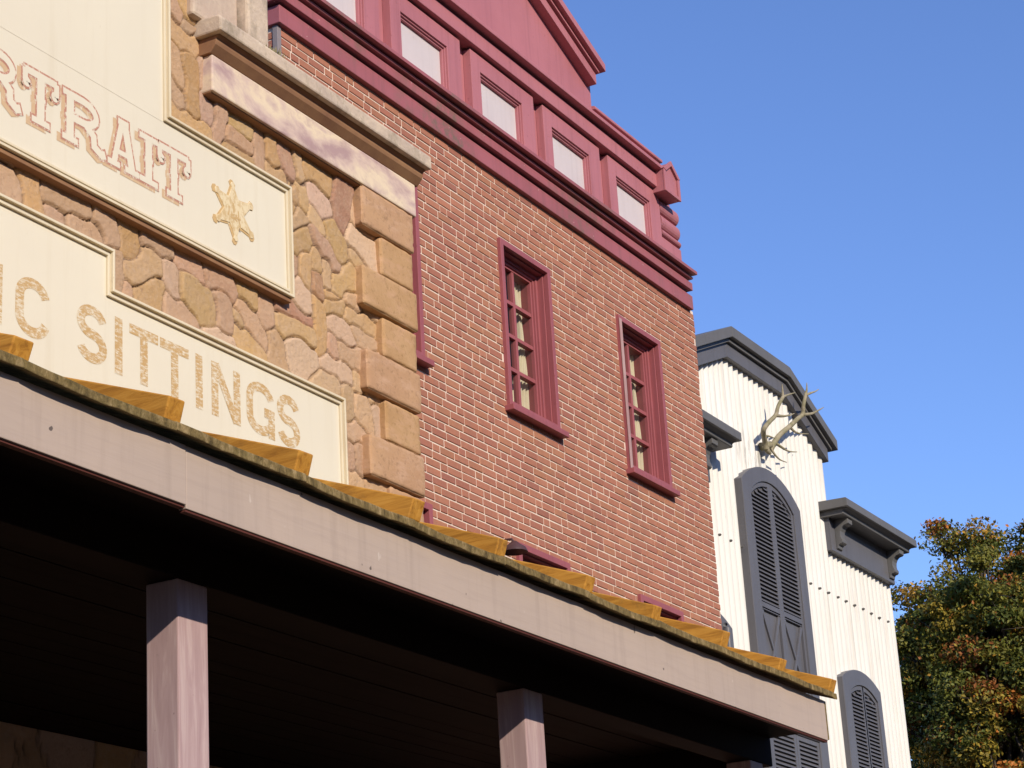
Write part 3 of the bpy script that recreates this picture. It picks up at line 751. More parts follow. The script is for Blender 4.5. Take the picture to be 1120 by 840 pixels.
# roof boards, each a little dished between its two battens
ends = [e * 4.108 / 4.064 for e in [4.683 - 0.694 * 4, 4.683 - 0.694 * 3, 4.683 - 0.694 * 2, 4.683 - 0.694, 4.683, 5.392, 6.106, 6.808, 7.477, 8.194, 8.872, 9.565, 10.258, 10.925]]
xb = [e - 0.037 for e in ends]
edges = [PX0] + xb + [11.06]
edges = [e for e in edges if e >= PX0]
v = []; f = []; b = MB()
for a, c in zip(edges[:-1], edges[1:]):
    if c - a < 0.02: continue
    n = 12; top = []; bot = []
    sag = random.uniform(0.006, 0.011) if c - a > 0.3 else 0.003; lift = random.uniform(-0.004, 0.004)
    for i in range(n + 1):
        x = a + (c - a) * i / n; u = i / n
        dzz = lift - sag * math.sin(math.pi * u) ** 1.0 * (1.0 - 0.35 * u) + 0.0008 * math.sin(x * 31)
        top.append((x, dzz)); bot.append((x, dzz - 0.031 + 0.0012 * math.sin(x * 43 + 1)))
    vv = []; ff = []; m_ = n + 1
    for (yy) in (EY, 7.05):
        zb = EZ + (yy - EY) * TA
        vv += [(x, yy + (0.002 * math.sin(x * 19) if yy == EY else 0), zb + d_) for x, d_ in top]
        vv += [(x, yy + (0.002 * math.sin(x * 19 + 1) if yy == EY else 0), zb + d_) for x, d_ in bot]
    for i in range(n):
        ff += [(i, i + 1, m_ + i + 1, m_ + i), (i, 2 * m_ + i, 2 * m_ + i + 1, i + 1), (m_ + i, m_ + i + 1, 3 * m_ + i + 1, 3 * m_ + i), (2 * m_ + i, 3 * m_ + i, 3 * m_ + i + 1, 2 * m_ + i + 1)]
    ff += [(0, m_, 3 * m_, 2 * m_), (n, 2 * m_ + n, 3 * m_ + n, m_ + n)]
    b.add(vv, ff)
b.build('roof_boards', M['roof'], porch, bevel=0.004)
for k, e in enumerate(ends):
    if e < PX0 + 0.1: continue
    wv = 0.080 + random.uniform(-0.007, 0.007); hb = 0.066 + random.uniform(-0.008, 0.012); y0 = EY + 0.012 + random.uniform(-0.008, 0.012)
    zb = EZ - 0.004 + (y0 - EY) * TA; tw = random.uniform(-0.006, 0.006); L = 2.9
    b = MB(); hm = hb * 0.96
    v = []
    for s_, yy in enumerate((y0, y0 + 0.5, y0 + 1.4, y0 + L)):
        z_ = zb + (yy - y0) * TA + (0.006 if s_ == 1 else 0)
        j = random.uniform(-0.004, 0.004)
        v += [(e - wv + j, yy, z_), (e + j, yy, z_), (e + j + tw, yy - hb * 0.34, z_ + hb), (e - wv + j + tw, yy - hb * 0.34, z_ + hm)]
    ff = [(0, 1, 2, 3), (12, 15, 14, 13)]
    for s_ in range(3):
        o_ = 4 * s_
        for i in range(4): ff.append((o_ + i, o_ + 4 + i, o_ + 4 + (i + 1) % 4, o_ + (i + 1) % 4))
    b.add(v, ff)
    b.build('roof_batten', M['batten'], porch, bevel=0.005)

# ------------------------------------------------------------------ brick building
BX0, BX1, BY = 11.78, 18.785, 8.0
brick_b = thing('brick_building', (15.2, 8.0, 0), 'red brick building with maroon windows and a maroon panelled cornice below its pediment', 'building')
WIN = [(12.72, 13.58), (14.87, 15.73), (17.02, 17.88)]
ROWS = [(7.420, 8.877), (4.845, 6.303)]
holes = [(x0, x1, z0, z1) for x0, x1 in WIN for z0, z1 in ROWS]

def brick_face(b, org, ud, nd, width, z0, z1, holes, course=0.0655, ln=0.2125, proud=0.0068, jt=0.0132):
    """courses of bricks with small chamfers standing proud of the mortar, with odd half bricks as in the photograph"""
    nrow = int((z1 - z0) / course); ch = 0.0022
    for r in range(nrow):
        za, zb = z0 + r * course + jt * 0.55, z0 + (r + 1) * course - jt * 0.45
        u = -random.uniform(0, ln); cnt = (r * 3) % 5
        if zb < 3.4 and za > 0: pass
        zr0, zr1 = za, zb
        while u < width:
            za, zb = zr0, zr1
            L = ln
            if cnt % 5 == 4: L = ln / 2
            cnt += 1
            ua, ub = max(u + jt * 0.58, 0), min(u + L - jt * 0.58, width); u += L
            if ub - ua < 0.03: continue
            segs = [(ua, ub, za, zb)]
            for (ha, hb, hz0, hz1) in holes:
                if zb > hz0 and za < hz1:
                    ns_ = []
                    for (p, q, c0, c1) in segs:
                        if q <= ha or p >= hb: ns_.append((p, q, c0, c1))
                        else:
                            if p < ha - 0.02: ns_.append((p, ha, c0, c1))
                            if q > hb + 0.02: ns_.append((hb, q, c0, c1))
                            if c1 > hz1 + 0.008: ns_.append((max(p, ha), min(q, hb), max(c0, hz1 + 0.002), c1))
                            if c0 < hz0 - 0.008: ns_.append((max(p, ha), min(q, hb), c0, min(c1, hz0 - 0.002)))
                    segs = ns_
            for (p, q, za, zb) in segs:
                base = random.choices([(0.360, 0.150, 0.098), (0.390, 0.166, 0.106), (0.340, 0.136, 0.094), (0.375, 0.168, 0.100), (0.310, 0.126, 0.092)], [4, 4, 3, 2, 0.6])[0]
                kf = random.uniform(0.93, 1.07); b.cur = tuple(x * kf for x in base)
                pr = proud + random.uniform(-0.0018, 0.0018); j = random.uniform(-0.0012, 0.0012)
                za_, zb_ = za + j, zb + j + random.uniform(-0.0008, 0.0008)
                def P(uu, zz_, d): return (org[0] + ud[0] * uu + nd[0] * d, org[1] + ud[1] * uu + nd[1] * d, zz_)
                vs = [P(p, za_, 0), P(q, za_, 0), P(q, zb_, 0), P(p, zb_, 0), P(p, za_, pr - ch), P(q, za_, pr - ch), P(q, zb_, pr - ch), P(p, zb_, pr - ch),
                      P(p + ch, za_ + ch, pr), P(q - ch, za_ + ch, pr), P(q - ch, zb_ - ch, pr), P(p + ch, zb_ - ch, pr)]
                b.add(vs, [(8, 9, 10, 11), (0, 1, 5, 4), (1, 2, 6, 5), (2, 3, 7, 6), (3, 0, 4, 7), (4, 5, 9, 8), (5, 6, 10, 9), (6, 7, 11, 10), (7, 4, 8, 11)])
    b.cur = None
b = MB()
hz = [(x0 - BX0 - 0.0, x1 - BX0 + 0.0, z0, z1) for x0, x1, z0, z1 in holes]
brick_face(b, (BX0 + 0.03, BY, 0), (1, 0), (0, -1), BX1 - BX0 - 0.03, 0.0, 9.46, [(a - 0.03, c - 0.03, d, e_) for a, c, d, e_ in hz])
brick_face(b, (BX0, 10.5, 0), (0, -1), (-1, 0), 2.5, 6.0, 9.46, [])
brick_face(b, (BX1, BY, 0), (0, 1), (1, 0), 1.2, 0.0, 9.46, [])
wall_ = b.build('wall', M['brick'], brick_b, normals=False)
# mortar bed: front sheet with the window openings left out, side and back walls
b = MB()
xs = [BX0] + [q for w_ in WIN for q in w_] + [BX1]
zs = [0, 4.845, 6.303, 7.420, 8.877, 9.46]
for i in range(len(xs) - 1):
    for j in range(len(zs) - 1):
        if i % 2 == 1 and j in (1, 3): continue
        b.add([(xs[i], BY, zs[j]), (xs[i + 1], BY, zs[j]), (xs[i + 1], BY, zs[j + 1]), (xs[i], BY, zs[j + 1])], [(0, 1, 2, 3)])
b.add([(BX0, 16, 0), (BX0, BY, 0), (BX0, BY, 9.46), (BX0, 16, 9.46)], [(0, 1, 2, 3)])
b.add([(BX1, BY, 0), (BX1, 16, 0), (BX1, 16, 9.46), (BX1, BY, 9.46)], [(0, 1, 2, 3)])
b.add([(BX1, 16, 0), (BX0, 16, 0), (BX0, 16, 9.46), (BX1, 16, 9.46)], [(0, 1, 2, 3)])
b.add([(BX0, BY, 9.46), (BX1, BY, 9.46), (BX1, 16, 9.46), (BX0, 16, 9.46)], [(0, 1, 2, 3)])
b.build('mortar', M['mortar'], wall_, normals=False)
b = MB(); b.box(11.765, 11.812, 7.985, 8.03, 0, 9.45); b.build('corner_trim', M['greytrim'], brick_b, bevel=0.004)

# windows: one built, the rest copied
def window():
    x0, x1, z0, z1 = 0.0, 0.86, 0.0, 1.457
    b = MB(); fw = 0.052
    out_ = [(x0, z0), (x1, z0), (x1, z1), (x0, z1)]
    b.ring_xz(out_, offset_poly(out_, fw), 7.965, 8.01)
    inn = offset_poly(out_, fw)
    b.ring_xz(offset_poly(out_, fw - 0.004), offset_poly(out_, fw + 0.014), 8.0105, 8.20)          # deep reveal lining
    fr = b.build('window', M['maroon_win'], None, bevel=0.003)
    b = MB(); b.box(-0.035, x1 + 0.045, 7.915, 8.01, -0.045, 0.002)
    b.build('sill', M['maroon_win'], fr, bevel=0.004)
    b = MB(); a0, a1 = x0 + fw + 0.014, x1 - fw - 0.014; c0, c1 = z0 + fw + 0.014, z1 - fw - 0.014
    ou = [(a0, c0), (a1, c0), (a1, c1), (a0, c1)]
    b.ring_xz(ou, offset_poly(ou, 0.030), 8.062, 8.198)
    b.ring_xz(offset_poly(ou, 0.0305), offset_poly(ou, 0.052), 8.078, 8.198)
    b.ring_xz(offset_poly(ou, 0.0525), offset_poly(ou, 0.072), 8.094, 8.198)
    i0, i1, k0, k1 = a0 + 0.072, a1 - 0.072, c0 + 0.072, c1 - 0.072
    cxm = (i0 + i1) / 2; b.box(cxm - 0.017, cxm + 0.017, 8.098, 8.15, k0, k1)
    for q in range(1, 4):
        zz_ = k0 + (k1 - k0) * q / 4
        b.box(i0, cxm - 0.0172, 8.100, 8.15, zz_ - 0.017, zz_ + 0.017); b.box(cxm + 0.0172, i1, 8.100, 8.15, zz_ - 0.017, zz_ + 0.017)
    b.build('sash', M['maroon_win'], fr, bevel=0.003)
    b = MB(); b.add([(i0, 8.125, k0), (i1, 8.125, k0), (i1, 8.125, k1), (i0, 8.125, k1)], [(0, 1, 2, 3)]); b.build('pane', M['glass'], fr, normals=False)
    b = MB()
    for side in (0, 1):                                     # a pair of curtains drawn back and gathered
        n, mz = 30, 16; vs = []; ff = []
        for j in range(mz + 1):
            t_ = j / mz; zc = k1 - (k1 - k0 - 0.02) * t_
            wid = 0.20 - 0.10 * math.sin(math.pi * min(1, t_ * 1.15)) ** 1.5
            for i in range(n + 1):
                u = i / n
                x = (i0 - 0.02 + wid * u) if side == 0 else (i1 + 0.02 - wid * u)
                vs.append((x, 8.20 + 0.022 * math.sin(u * 26 + side) + 0.01 * math.sin(t_ * 5 + u * 4), zc))
        for j in range(mz):
            for i in range(n): ff.append((j * (n + 1) + i, j * (n + 1) + i + 1, (j + 1) * (n + 1) + i + 1, (j + 1) * (n + 1) + i))
        b.add(vs, ff)
    b.build('curtain', M['curtain'], fr, smooth=True, normals=False)
    b = MB()
    b.add([(x0, 8.202, z0), (x1, 8.202, z0), (x1, 8.202, z1), (x0, 8.202, z1), (x0, 8.9, z0), (x1, 8.9, z0), (x1, 8.9, z1), (x0, 8.9, z1)],
          [(4, 5, 6, 7), (0, 1, 5, 4), (2, 3, 7, 6), (1, 2, 6, 5), (3, 0, 4, 7)])
    b.build('room_lining', M['room'], fr, normals=False)
    return fr
proto = window(); first = True
kids = list(proto.children)
base_loc = brick_b.location
for (x0, x1) in WIN:
    for (z0, z1) in ROWS:
        if first: o = proto; first = False
        else:
            o = proto.copy(); COL.objects.link(o)
            for ch in kids:
                c = ch.copy(); COL.objects.link(c); c.parent = o
        o.parent = brick_b
        o.location = (x0 - base_loc.x, -base_loc.y, z0 - base_loc.z)

# the street-side window nearest the white building has a bleached, flaking left-hand frame edge
b = MB(); b.box(17.016, 17.062, 7.958, 7.9645, 7.43, 8.84); b.build('flaking_frame_edge', M['flaked'], brick_b)
# entablature
def run(name, prof, x0, x1, mat, par=brick_b, bevel=0.006):
    b = MB(); b.prism_yz(prof, x0, x1); return b.build(name, mat, par, bevel=bevel)
run('lower_band', [(7.95, 9.440), (7.95, 9.582), (8.2, 9.582), (8.2, 9.440)], 11.745, 18.70, M['maroon_low'])
run('upper_band', [(7.905, 9.602), (7.905, 9.680), (8.2, 9.680), (8.2, 9.602)], 11.70, 18.62, M['maroon_low'])
run('cornice', [(7.880, 9.698), (7.872, 9.712), (7.872, 9.716), (7.96, 9.716), (7.96, 9.732), (7.825, 9.732), (7.825, 9.765), (7.85, 9.775), (7.885, 9.800), (7.90, 9.830), (8.2, 9.830), (8.2, 9.698)], 11.64, 18.575, M['maroon_low'], bevel=0.004)
run('frieze', [(7.972, 9.831), (7.972, 10.44), (8.2, 10.44), (8.2, 9.831)], 11.84, 18.40, M['maroon'])
for i in range(5):
    xr = 17.985 - 1.242 * i; xl = xr - 1.075
    b = MB(); out_ = [(xl, 9.832), (xr, 9.832), (xr, 10.385), (xl, 10.385)]
    inn = [(xl + 0.155, 9.838), (xr - 0.215, 9.838), (xr - 0.215, 10.235), (xl + 0.155, 10.235)]
    b.ring_xz(out_, inn, 7.90, 7.971)
    pf = b.build('panel_frame', M['maroon'], brick_b, bevel=0.005)
    b = MB()
    for q, yv in ((0.0, 7.915), (0.016, 7.930)):
        o1 = offset_poly(inn, q); b.ring_xz(o1, offset_poly(inn, q + 0.0155), yv, 7.9705)
    b.build('moulding', M['maroon'], pf, bevel=0.003)
    o1 = offset_poly(inn, 0.032); b = MB(); b.prism_xz(o1, 7.955, 7.9708); b.build('panel', M['panel'], pf)
# stacked rolls at the end of the frieze
b = MB()
for z0, z1 in ((10.215, 10.375), (10.055, 10.213), (9.975, 10.053)):
    n = 10; cz_ = (z0 + z1) / 2; hz_ = (z1 - z0) / 2
    prof = [(7.972, z0)] + [(7.972 - 0.075 * math.sin(math.pi * i / n) ** 0.8, cz_ - hz_ * math.cos(math.pi * i / n)) for i in range(1, n)] + [(7.972, z1)]
    b.prism_yz(prof, 18.005, 18.40)
    c_ = (18.40, cz_)
    vs = []; ff = []
    for i in range(n + 1):
        for k in range(7):
            a = math.pi / 2 * k / 6; r_ = 0.075 * math.sin(math.pi * i / n) ** 0.8
            vs.append((18.40 + r_ * math.sin(a), 7.972 - r_ * math.cos(a), cz_ - hz_ * math.cos(math.pi * i / n)))
    for i in range(n):
        for k in range(6): ff.append((i * 7 + k, i * 7 + k + 1, (i + 1) * 7 + k + 1, (i + 1) * 7 + k))
    b.add(vs, ff)
    b.prism_yz([(7.972, z0), (7.972, z1), (8.2, z1), (8.2, z0)], 18.401, 18.47)
b.box(18.005, 18.46, 7.925, 8.19, 9.832, 9.973)
b.build('scroll_end', M['maroon'], brick_b, smooth=False, bevel=0.0)
run('architrave', [(7.855, 10.408), (7.855, 10.550), (8.3, 10.550), (8.3, 10.408)], 11.80, 18.05, M['maroon'])
run('cap', [(7.785, 10.575), (7.785, 10.612), (7.81, 10.625), (8.3, 10.64), (8.3, 10.575)], 11.76, 17.90, M['maroon'])
b = MB(); b.box(11.9, 18.20, 7.985, 8.3, 10.642, 10.80); b.build('parapet', M['maroon'], brick_b, bevel=0.004)
for x0, x1 in ((11.76, 13.59), (16.776, 18.20)):
    run('parapet_cap', [(7.925, 10.802), (7.92, 10.808), (7.92, 10.830), (7.94, 10.84), (8.3, 10.85), (8.3, 10.802)], x0, x1, M['maroon'])
# corner block with a little gable
b = MB(); b.prism_xz([(17.865, 10.355), (18.205, 10.355), (18.205, 10.575), (18.035, 10.70), (17.865, 10.575)], 7.785, 8.2)
cb = b.build('corner_block', M['maroon'], brick_b, bevel=0.004)
b = MB()
for y_, e_ in ((7.765, 0.0),):
    b.prism_xz([(17.862, 10.352), (17.905, 10.352), (17.905, 10.565), (17.862, 10.58)], y_, 7.7845)
    b.prism_xz([(18.165, 10.352), (18.208, 10.352), (18.208, 10.58), (18.165, 10.565)], y_, 7.7844)
    b.prism_xz([(17.852, 10.582), (17.905, 10.567), (18.035, 10.662), (18.035, 10.715)], y_ - 0.004, 7.7843)
    b.prism_xz([(18.035, 10.662), (18.165, 10.567), (18.218, 10.582), (18.035, 10.715)], y_ - 0.0042, 7.7842)
    b.prism_xz([(17.906, 10.352), (18.164, 10.352), (18.164, 10.385), (17.906, 10.385)], y_ + 0.001, 7.7841)
b.build('gable_trim', M['maroon'], cb, bevel=0.003)
# pediment
pc = 15.18; sl = 0.385
xr = 16.775; zr = 11.06
b = MB(); za = zr + (xr - pc) * sl + 0.10
b.prism_xz([(2 * pc - xr, 10.736), (xr, 10.736), (xr, zr + 0.10), (pc, za), (2 * pc - xr, zr + 0.10)], 7.955, 8.25)
ped = b.build('pediment', M['maroon'], brick_b, bevel=0.004)
def rake(x_end, z_end, th, y0, xc, y1=8.25, s_=sl):
    b = MB()
    for sg in (1, -1):
        za_ = z_end + (x_end - xc) * s_
        p = [(xc, za_), (xc + sg * (x_end - xc), z_end), (xc + sg * (x_end - xc), z_end + th), (xc, za_ + th)]
        b.prism_xz(p if sg == 1 else p[::-1], y0, y1)
    return b
rake(16.73, 11.015, 0.10, 7.865, pc).build('rake_board', M['maroon'], ped, bevel=0.004)
rake(16.755, 11.130, 0.022, 7.84, pc).build('rake_moulding', M['maroon'], ped, bevel=0.003)
rake(16.80, 11.152, 0.075, 7.795, pc, 8.3).build('rake_cap', M['maroon'], ped, bevel=0.005)

# small gooseneck lamp on the brick front
lp = at(563, 604, 7.72)
lamp = thing('wall_lamp', (lp.x, 7.99, lp.z + 0.25), 'small dark gooseneck lamp on the brick front just above the porch roof', 'lamp')
b = MB(); b.lathe([(0.10, 0), (0.097, 0.012), (0.085, 0.035), (0.05, 0.058), (0.02, 0.085), (0.0, 0.087)], lp, 24)
b.lathe([(0.098, 0.006), (0.07, 0.036), (0.03, 0.06), (0.0, 0.062)], lp, 24)
b.build('lamp_shade', M['metal'], lamp, smooth=True)
b = MB(); b.tube([(lp.x, lp.y, lp.z + 0.08), (lp.x, lp.y + 0.02, lp.z + 0.105), (lp.x, lp.y + 0.07, lp.z + 0.11), (lp.x, lp.y + 0.15, lp.z + 0.09), (lp.x, 7.985, lp.z + 0.06)], 0.010, 8)
b.build('arm', M['metal'], lamp, smooth=True)
b = MB(); b.box(lp.x - 0.04, lp.x + 0.04, 7.965, 7.99, lp.z + 0.0, lp.z + 0.12); b.build('mounting_plate', M['metal'], lamp, bevel=0.006)

# ------------------------------------------------------------------ white corrugated building
WY = 8.937; CX = 22.62; WX0, WX1 = 18.80, 26.45
GX0, GX1 = 2 * CX - 24.53, 24.53
white_b = thing('corrugated_building', (CX, WY, 0), 'white painted corrugated building with slate grey trim, arched louvred shutters and a flat topped gable', 'building')
APL, APR = 21.66, 23.33
def top(x):
    if GX0 <= x <= GX1:
        if x < APL: return 10.13 - (APL - x) * 0.42
        if x > APR: return 10.13 - (x - APR) * 0.42
        return 10.13
    return 8.62
pitch = 0.1405; n_ = int((WX1 - WX0) / (pitch / 10))
b = MB(); vs = []; ff = []
zl = [0, 2, 4, 6, 8, 8.62]
cols = np.linspace(WX0, WX1, n_ + 1)
V = []; F = []
for i, x in enumerate(cols):
    ph = 2 * math.pi * x / pitch
    y = WY - 0.021 * math.cos(ph) - 0.003 * math.sin(x * 2.3)
    lap = 0.004 * math.sin(math.floor(x / 0.843) * 2.7)
    tx_ = top(x)
    V.append((x, y + lap, 0)); V.append((x, y + lap, 8.62)); V.append((x, y + lap, max(tx_, 8.6201)))
for i in range(len(cols) - 1):
    F.append((3 * i, 3 * i + 3, 3 * i + 4, 3 * i + 1)); F.append((3 * i + 1, 3 * i + 4, 3 * i + 5, 3 * i + 2))
V = np.array(V); F = np.array(F)
V[:, 0] -= CX; V[:, 1] -= WY
# grime is mapped in the building's own coordinates: keep the material origin at the world x, z
ww = np_mesh('wall', V + np.array([CX, 0, 0]), F, M['white'], white_b, None)
ww.location = (-CX, 0, 0)
b = MB(); b.box(WX0 + 0.01, WX1 - 0.01, WY + 0.04, 16, 0, 8.6)
b.prism_xz([(GX0 + .01, 8.59), (GX1 - .01, 8.59), (GX1 - .01, top(GX1) - .03), (APR, 10.1), (APL, 10.1), (GX0 + .01, top(GX0) - .03)], WY + 0.03, WY + 0.25)
b.build('wall_core', M['render'], white_b)
for px, py in [(788.6, 584.6), (800.7, 591.1), (812.8, 597.9), (888.1, 638.0), (898.2, 643.3), (907.9, 648.1), (918.1, 653.0), (927.0, 657.4), (936.3, 661.9), (945.6, 665.9), (954.5, 670.8), (963.4, 675.6), (972.7, 679.7)]:
    p = at(px, py, 8.89); b = MB()
    b.prism_xz([(p.x + 0.015 * math.cos(a), p.z + 0.015 * math.sin(a)) for a in [k * math.pi / 4 for k in range(8)]], 8.895, 8.93)
    b.prism_xz([(p.x + 0.008 * math.cos(a), p.z + 0.008 * math.sin(a)) for a in [k * math.pi / 3 for k in range(6)]], 8.887, 8.8945)
    b.build('screw', M['screw'], white_b)

# gable trim: fascia and under-board following the flat-topped gable
def gable_band(zo, th, y0, y1, ext, mat, name, bev=0.006):
    zt = 10.13 + zo
    xl, xr_ = GX0 - ext, GX1 + ext
    sl_ = 0.42
    o_ = [(xl, zt - (APL - xl) * sl_), (APL, zt), (APR, zt), (xr_, zt - (xr_ - APR) * sl_)]
    poly_top = [(x, z + th) for x, z in o_]
    b = MB()
    for i in range(3):
        p = [o_[i], o_[i + 1], poly_top[i + 1], poly_top[i]]
        b.prism_xz(p, y0, y1)
    return b.build(name, mat, white_b, bevel=bev)
gable_band(-0.085, 0.24, 8.862, 9.02, 0.0, M['slate'], 'gable_board')
gable_band(0.085, 0.045, 8.825, 9.02, 0.05, M['slate_top'], 'gable_moulding', 0.003)
gable_band(0.132, 0.125, 8.775, 9.35, 0.13, M['slate_top'], 'gable_cap')

# wing cornices with scrolled brackets
def wing(x0, x1, xa, xb, bx):
    w_ = MB(); w_.box(x0, x1, 8.855, 9.0, 8.40, 8.80); fb = w_.build('frieze_board', M['slate'], white_b, bevel=0.004)
    w_ = MB()
    w_.prism_yz([(8.57, 8.865), (8.57, 8.955), (8.585, 8.97), (9.3, 8.99), (9.3, 8.865)], xa, xb)
    w_.prism_yz([(8.665, 8.795), (8.655, 8.805), (8.655, 8.835), (8.60, 8.864), (9.3, 8.864), (9.3, 8.795)], xa + 0.06, xb - 0.06)
    w_.build('cornice', M['slate_top'], white_b, bevel=0.005)
    for x in bx:
        p = [(8.855, 8.794), (8.690, 8.794), (8.680, 8.785), (8.680, 8.735), (8.700, 8.722), (8.735, 8.715), (8.765, 8.690), (8.785, 8.650), (8.790, 8.605), (8.785, 8.570), (8.770, 8.545), (8.772, 8.515),
             (8.790, 8.500), (8.812, 8.498), (8.826, 8.480), (8.832, 8.450), (8.855, 8.440)]
        w_ = MB(); w_.prism_yz(p, x - 0.075, x + 0.075); br = w_.build('bracket', M['slate_top'], white_b, bevel=0.004)
wing(24.30, WX1 - 0.02, 24.19, 26.60, (24.52, 26.30))
wing(WX0 + 0.02, 20.86, 18.79, 21.13, (18.97, 20.66))

# arched louvred shutters
def arch(x0, x1, z0, zs, rise, n=18):
    c = (x0 + x1) / 2; hw = (x1 - x0) / 2
    return [(x0, z0), (x1, z0)] + [(c + hw * math.cos(math.pi * i / n), zs + rise * math.sin(math.pi * i / n)) for i in range(n + 1)]
def arch_z(x, x0, x1, zs, rise):
    c = (x0 + x1) / 2; u = min(1, abs(x - c) / ((x1 - x0) / 2)); return zs + rise * math.sqrt(max(0, 1 - u * u))
def seg_arch(x0, x1, z0, zs, rise, n=18):
    """flat segmental arch: a circular arc of the given rise between upright sides"""
    c = (x0 + x1) / 2; hw = (x1 - x0) / 2; rr = (hw * hw + rise * rise) / (2 * rise)
    pts = [(x0, z0), (x1, z0)]
    for i in range(n + 1):
        x = x1 - (x1 - x0) * i / n; pts.append((x, zs + math.sqrt(max(0, rr * rr - (x - c) ** 2)) - (rr - rise)))
    return pts
def seg_z(x, x0, x1, zs, rise):
    c = (x0 + x1) / 2; hw = (x1 - x0) / 2; rr = (hw * hw + rise * rise) / (2 * rise)
    return zs + math.sqrt(max(0, rr * rr - (x - c) ** 2)) - (rr - rise)
def shutter(o0, o1, i0, i1, z0, zso, ro, zsi, ri, lz0, lz1, pitch_, yf, cols_, crosses=None, square=False, bottom=None):
    b = MB()
    out_ = seg_arch(o0, o1, z0, zso, ro) if not square else [(o0, z0), (o1, z0), (o1, zso), (o0, zso)]
    inn = seg_arch(i0, i1, z0 + 0.12, zsi, ri) if not square else [(i0, z0 + 0.1), (i1, z0 + 0.1), (i1, zsi), (i0, zsi)]
    b.ring_xz(out_, inn, yf, WY + 0.01)
    cas = b.build('shutter', M['slate'], white_b, bevel=0.006)
    b = MB(); b.prism_xz(inn, yf + 0.042, WY + 0.008); b.build('backing', M['slate'], cas)
    fz = (lambda x: seg_z(x, i0, i1, zsi, ri)) if not square else (lambda x: zsi)
    b = MB()                                         # stiles and rails of the two leaves
    for (c0, c1) in cols_:
        for (xa, xb) in ((c0 - 0.062, c0), (c1, c1 + 0.062)):
            xa, xb = max(xa, i0), min(xb, i1)
            if xb - xa < 0.01: continue
            b.prism_xz([(xa, z0 + 0.12), (xb, z0 + 0.12), (xb, fz(xb) - 0.004), (xa, fz(xa) - 0.004)], yf + 0.014, yf + 0.0415)
        b.box(c0, c1, yf + 0.015, yf + 0.0414, lz0 - 0.075, lz0)
        n = 8
        for k in range(n):                           # curved head rail
            xa, xb = c0 + (c1 - c0) * k / n, c0 + (c1 - c0) * (k + 1) / n
            b.prism_xz([(xa, fz(xa) - 0.055), (xb, fz(xb) - 0.055), (xb, fz(xb) - 0.004), (xa, fz(xa) - 0.004)], yf + 0.016, yf + 0.0413)
    b.build('stile', M['slate'], cas, bevel=0.003)
    b = MB()
    for (c0, c1) in cols_:
        z = lz0 + 0.012
        while z < lz1:
            n = 14
            xs_ = [c0 + (c1 - c0) * k / n for k in range(n + 1)]
            ok = [x for x in xs_ if fz(x) - 0.055 > z + 0.03]
            if len(ok) >= 2:
                b.prism_yz([(yf + 0.0125, z - 0.004), (yf + 0.0125, z + 0.003), (yf + 0.0395, z + pitch_ * 0.80), (yf + 0.0395, z + pitch_ * 0.72)], min(ok), max(ok))
            z += pitch_
    b.build('louvre', M['slate'], cas)
    if crosses:
        b = MB()
        for (c0, c1) in cols_:
            za_, zb_ = crosses
            b.box(c0, c1, yf + 0.015, yf + 0.0414, za_ - 0.09, za_)
            wv = 0.085
            for sg in (1, -1):
                xa, xb = (c0, c1) if sg == 1 else (c1, c0)
                dx, dz = xb - xa, zb_ - za_; L = math.hypot(dx, dz); nx2, nz2 = -dz / L * wv / 2, dx / L * wv / 2
                p = [(xa + nx2, za_ + nz2), (xa - nx2, za_ - nz2), (xb - nx2, zb_ - nz2), (xb + nx2, zb_ + nz2)]
                p = [(min(max(q[0], c0), c1), min(max(q[1], za_), zb_)) for q in p]
                b.prism_xz(p, yf + 0.017 + 0.003 * (sg == -1), yf + 0.0412)
            b.box(c0, c1, yf + 0.015, yf + 0.0414, zb_, zb_ + 0.03)
        b.build('cross_brace', M['slate'], cas, bevel=0.003)
    return cas
shutter(21.715, 23.375, 21.930, 23.165, 6.24, 8.665, 0.285, 8.565, 0.225, 7.345, 9.0, 0.0475, 8.853, [(21.985, 22.475), (22.600, 23.105)], crosses=(6.42, 7.262))
shutter(21.715, 23.475, 21.870, 23.24, 3.2, 6.08, 0, 5.985, 0, 3.5, 5.93, 0.0475, 8.853, [(21.935, 22.515), (22.650, 23.180)], square=True)
shutter(24.165, 25.41, 24.385, 25.285, 4.3, 6.872, 0.16, 6.735, 0.125, 4.6, 7.2, 0.0455, 8.853, [(24.435, 24.795), (24.880, 25.235)])
shutter(2 * CX - 25.41, 2 * CX - 24.165, 2 * CX - 25.285, 2 * CX - 24.385, 4.3, 6.872, 0.16, 6.735, 0.125, 4.6, 7.2, 0.0455, 8.853, [(2 * CX - 25.235, 2 * CX - 24.880), (2 * CX - 24.795, 2 * CX - 24.435)])

# grey standpipe in the corner between the brick and the white building
pp = at(793, 684, 8.84)
b = MB(); b.tube([(pp.x, 8.84, 0), (pp.x, 8.84, pp.z - 0.03), (pp.x + 0.01, 8.86, pp.z)], 0.045, 12)
o = b.build('downpipe', M['slate'], None, smooth=True)
tag(o, 'short grey pipe end at the foot of the white wall beside the brick corner', 'pipe')

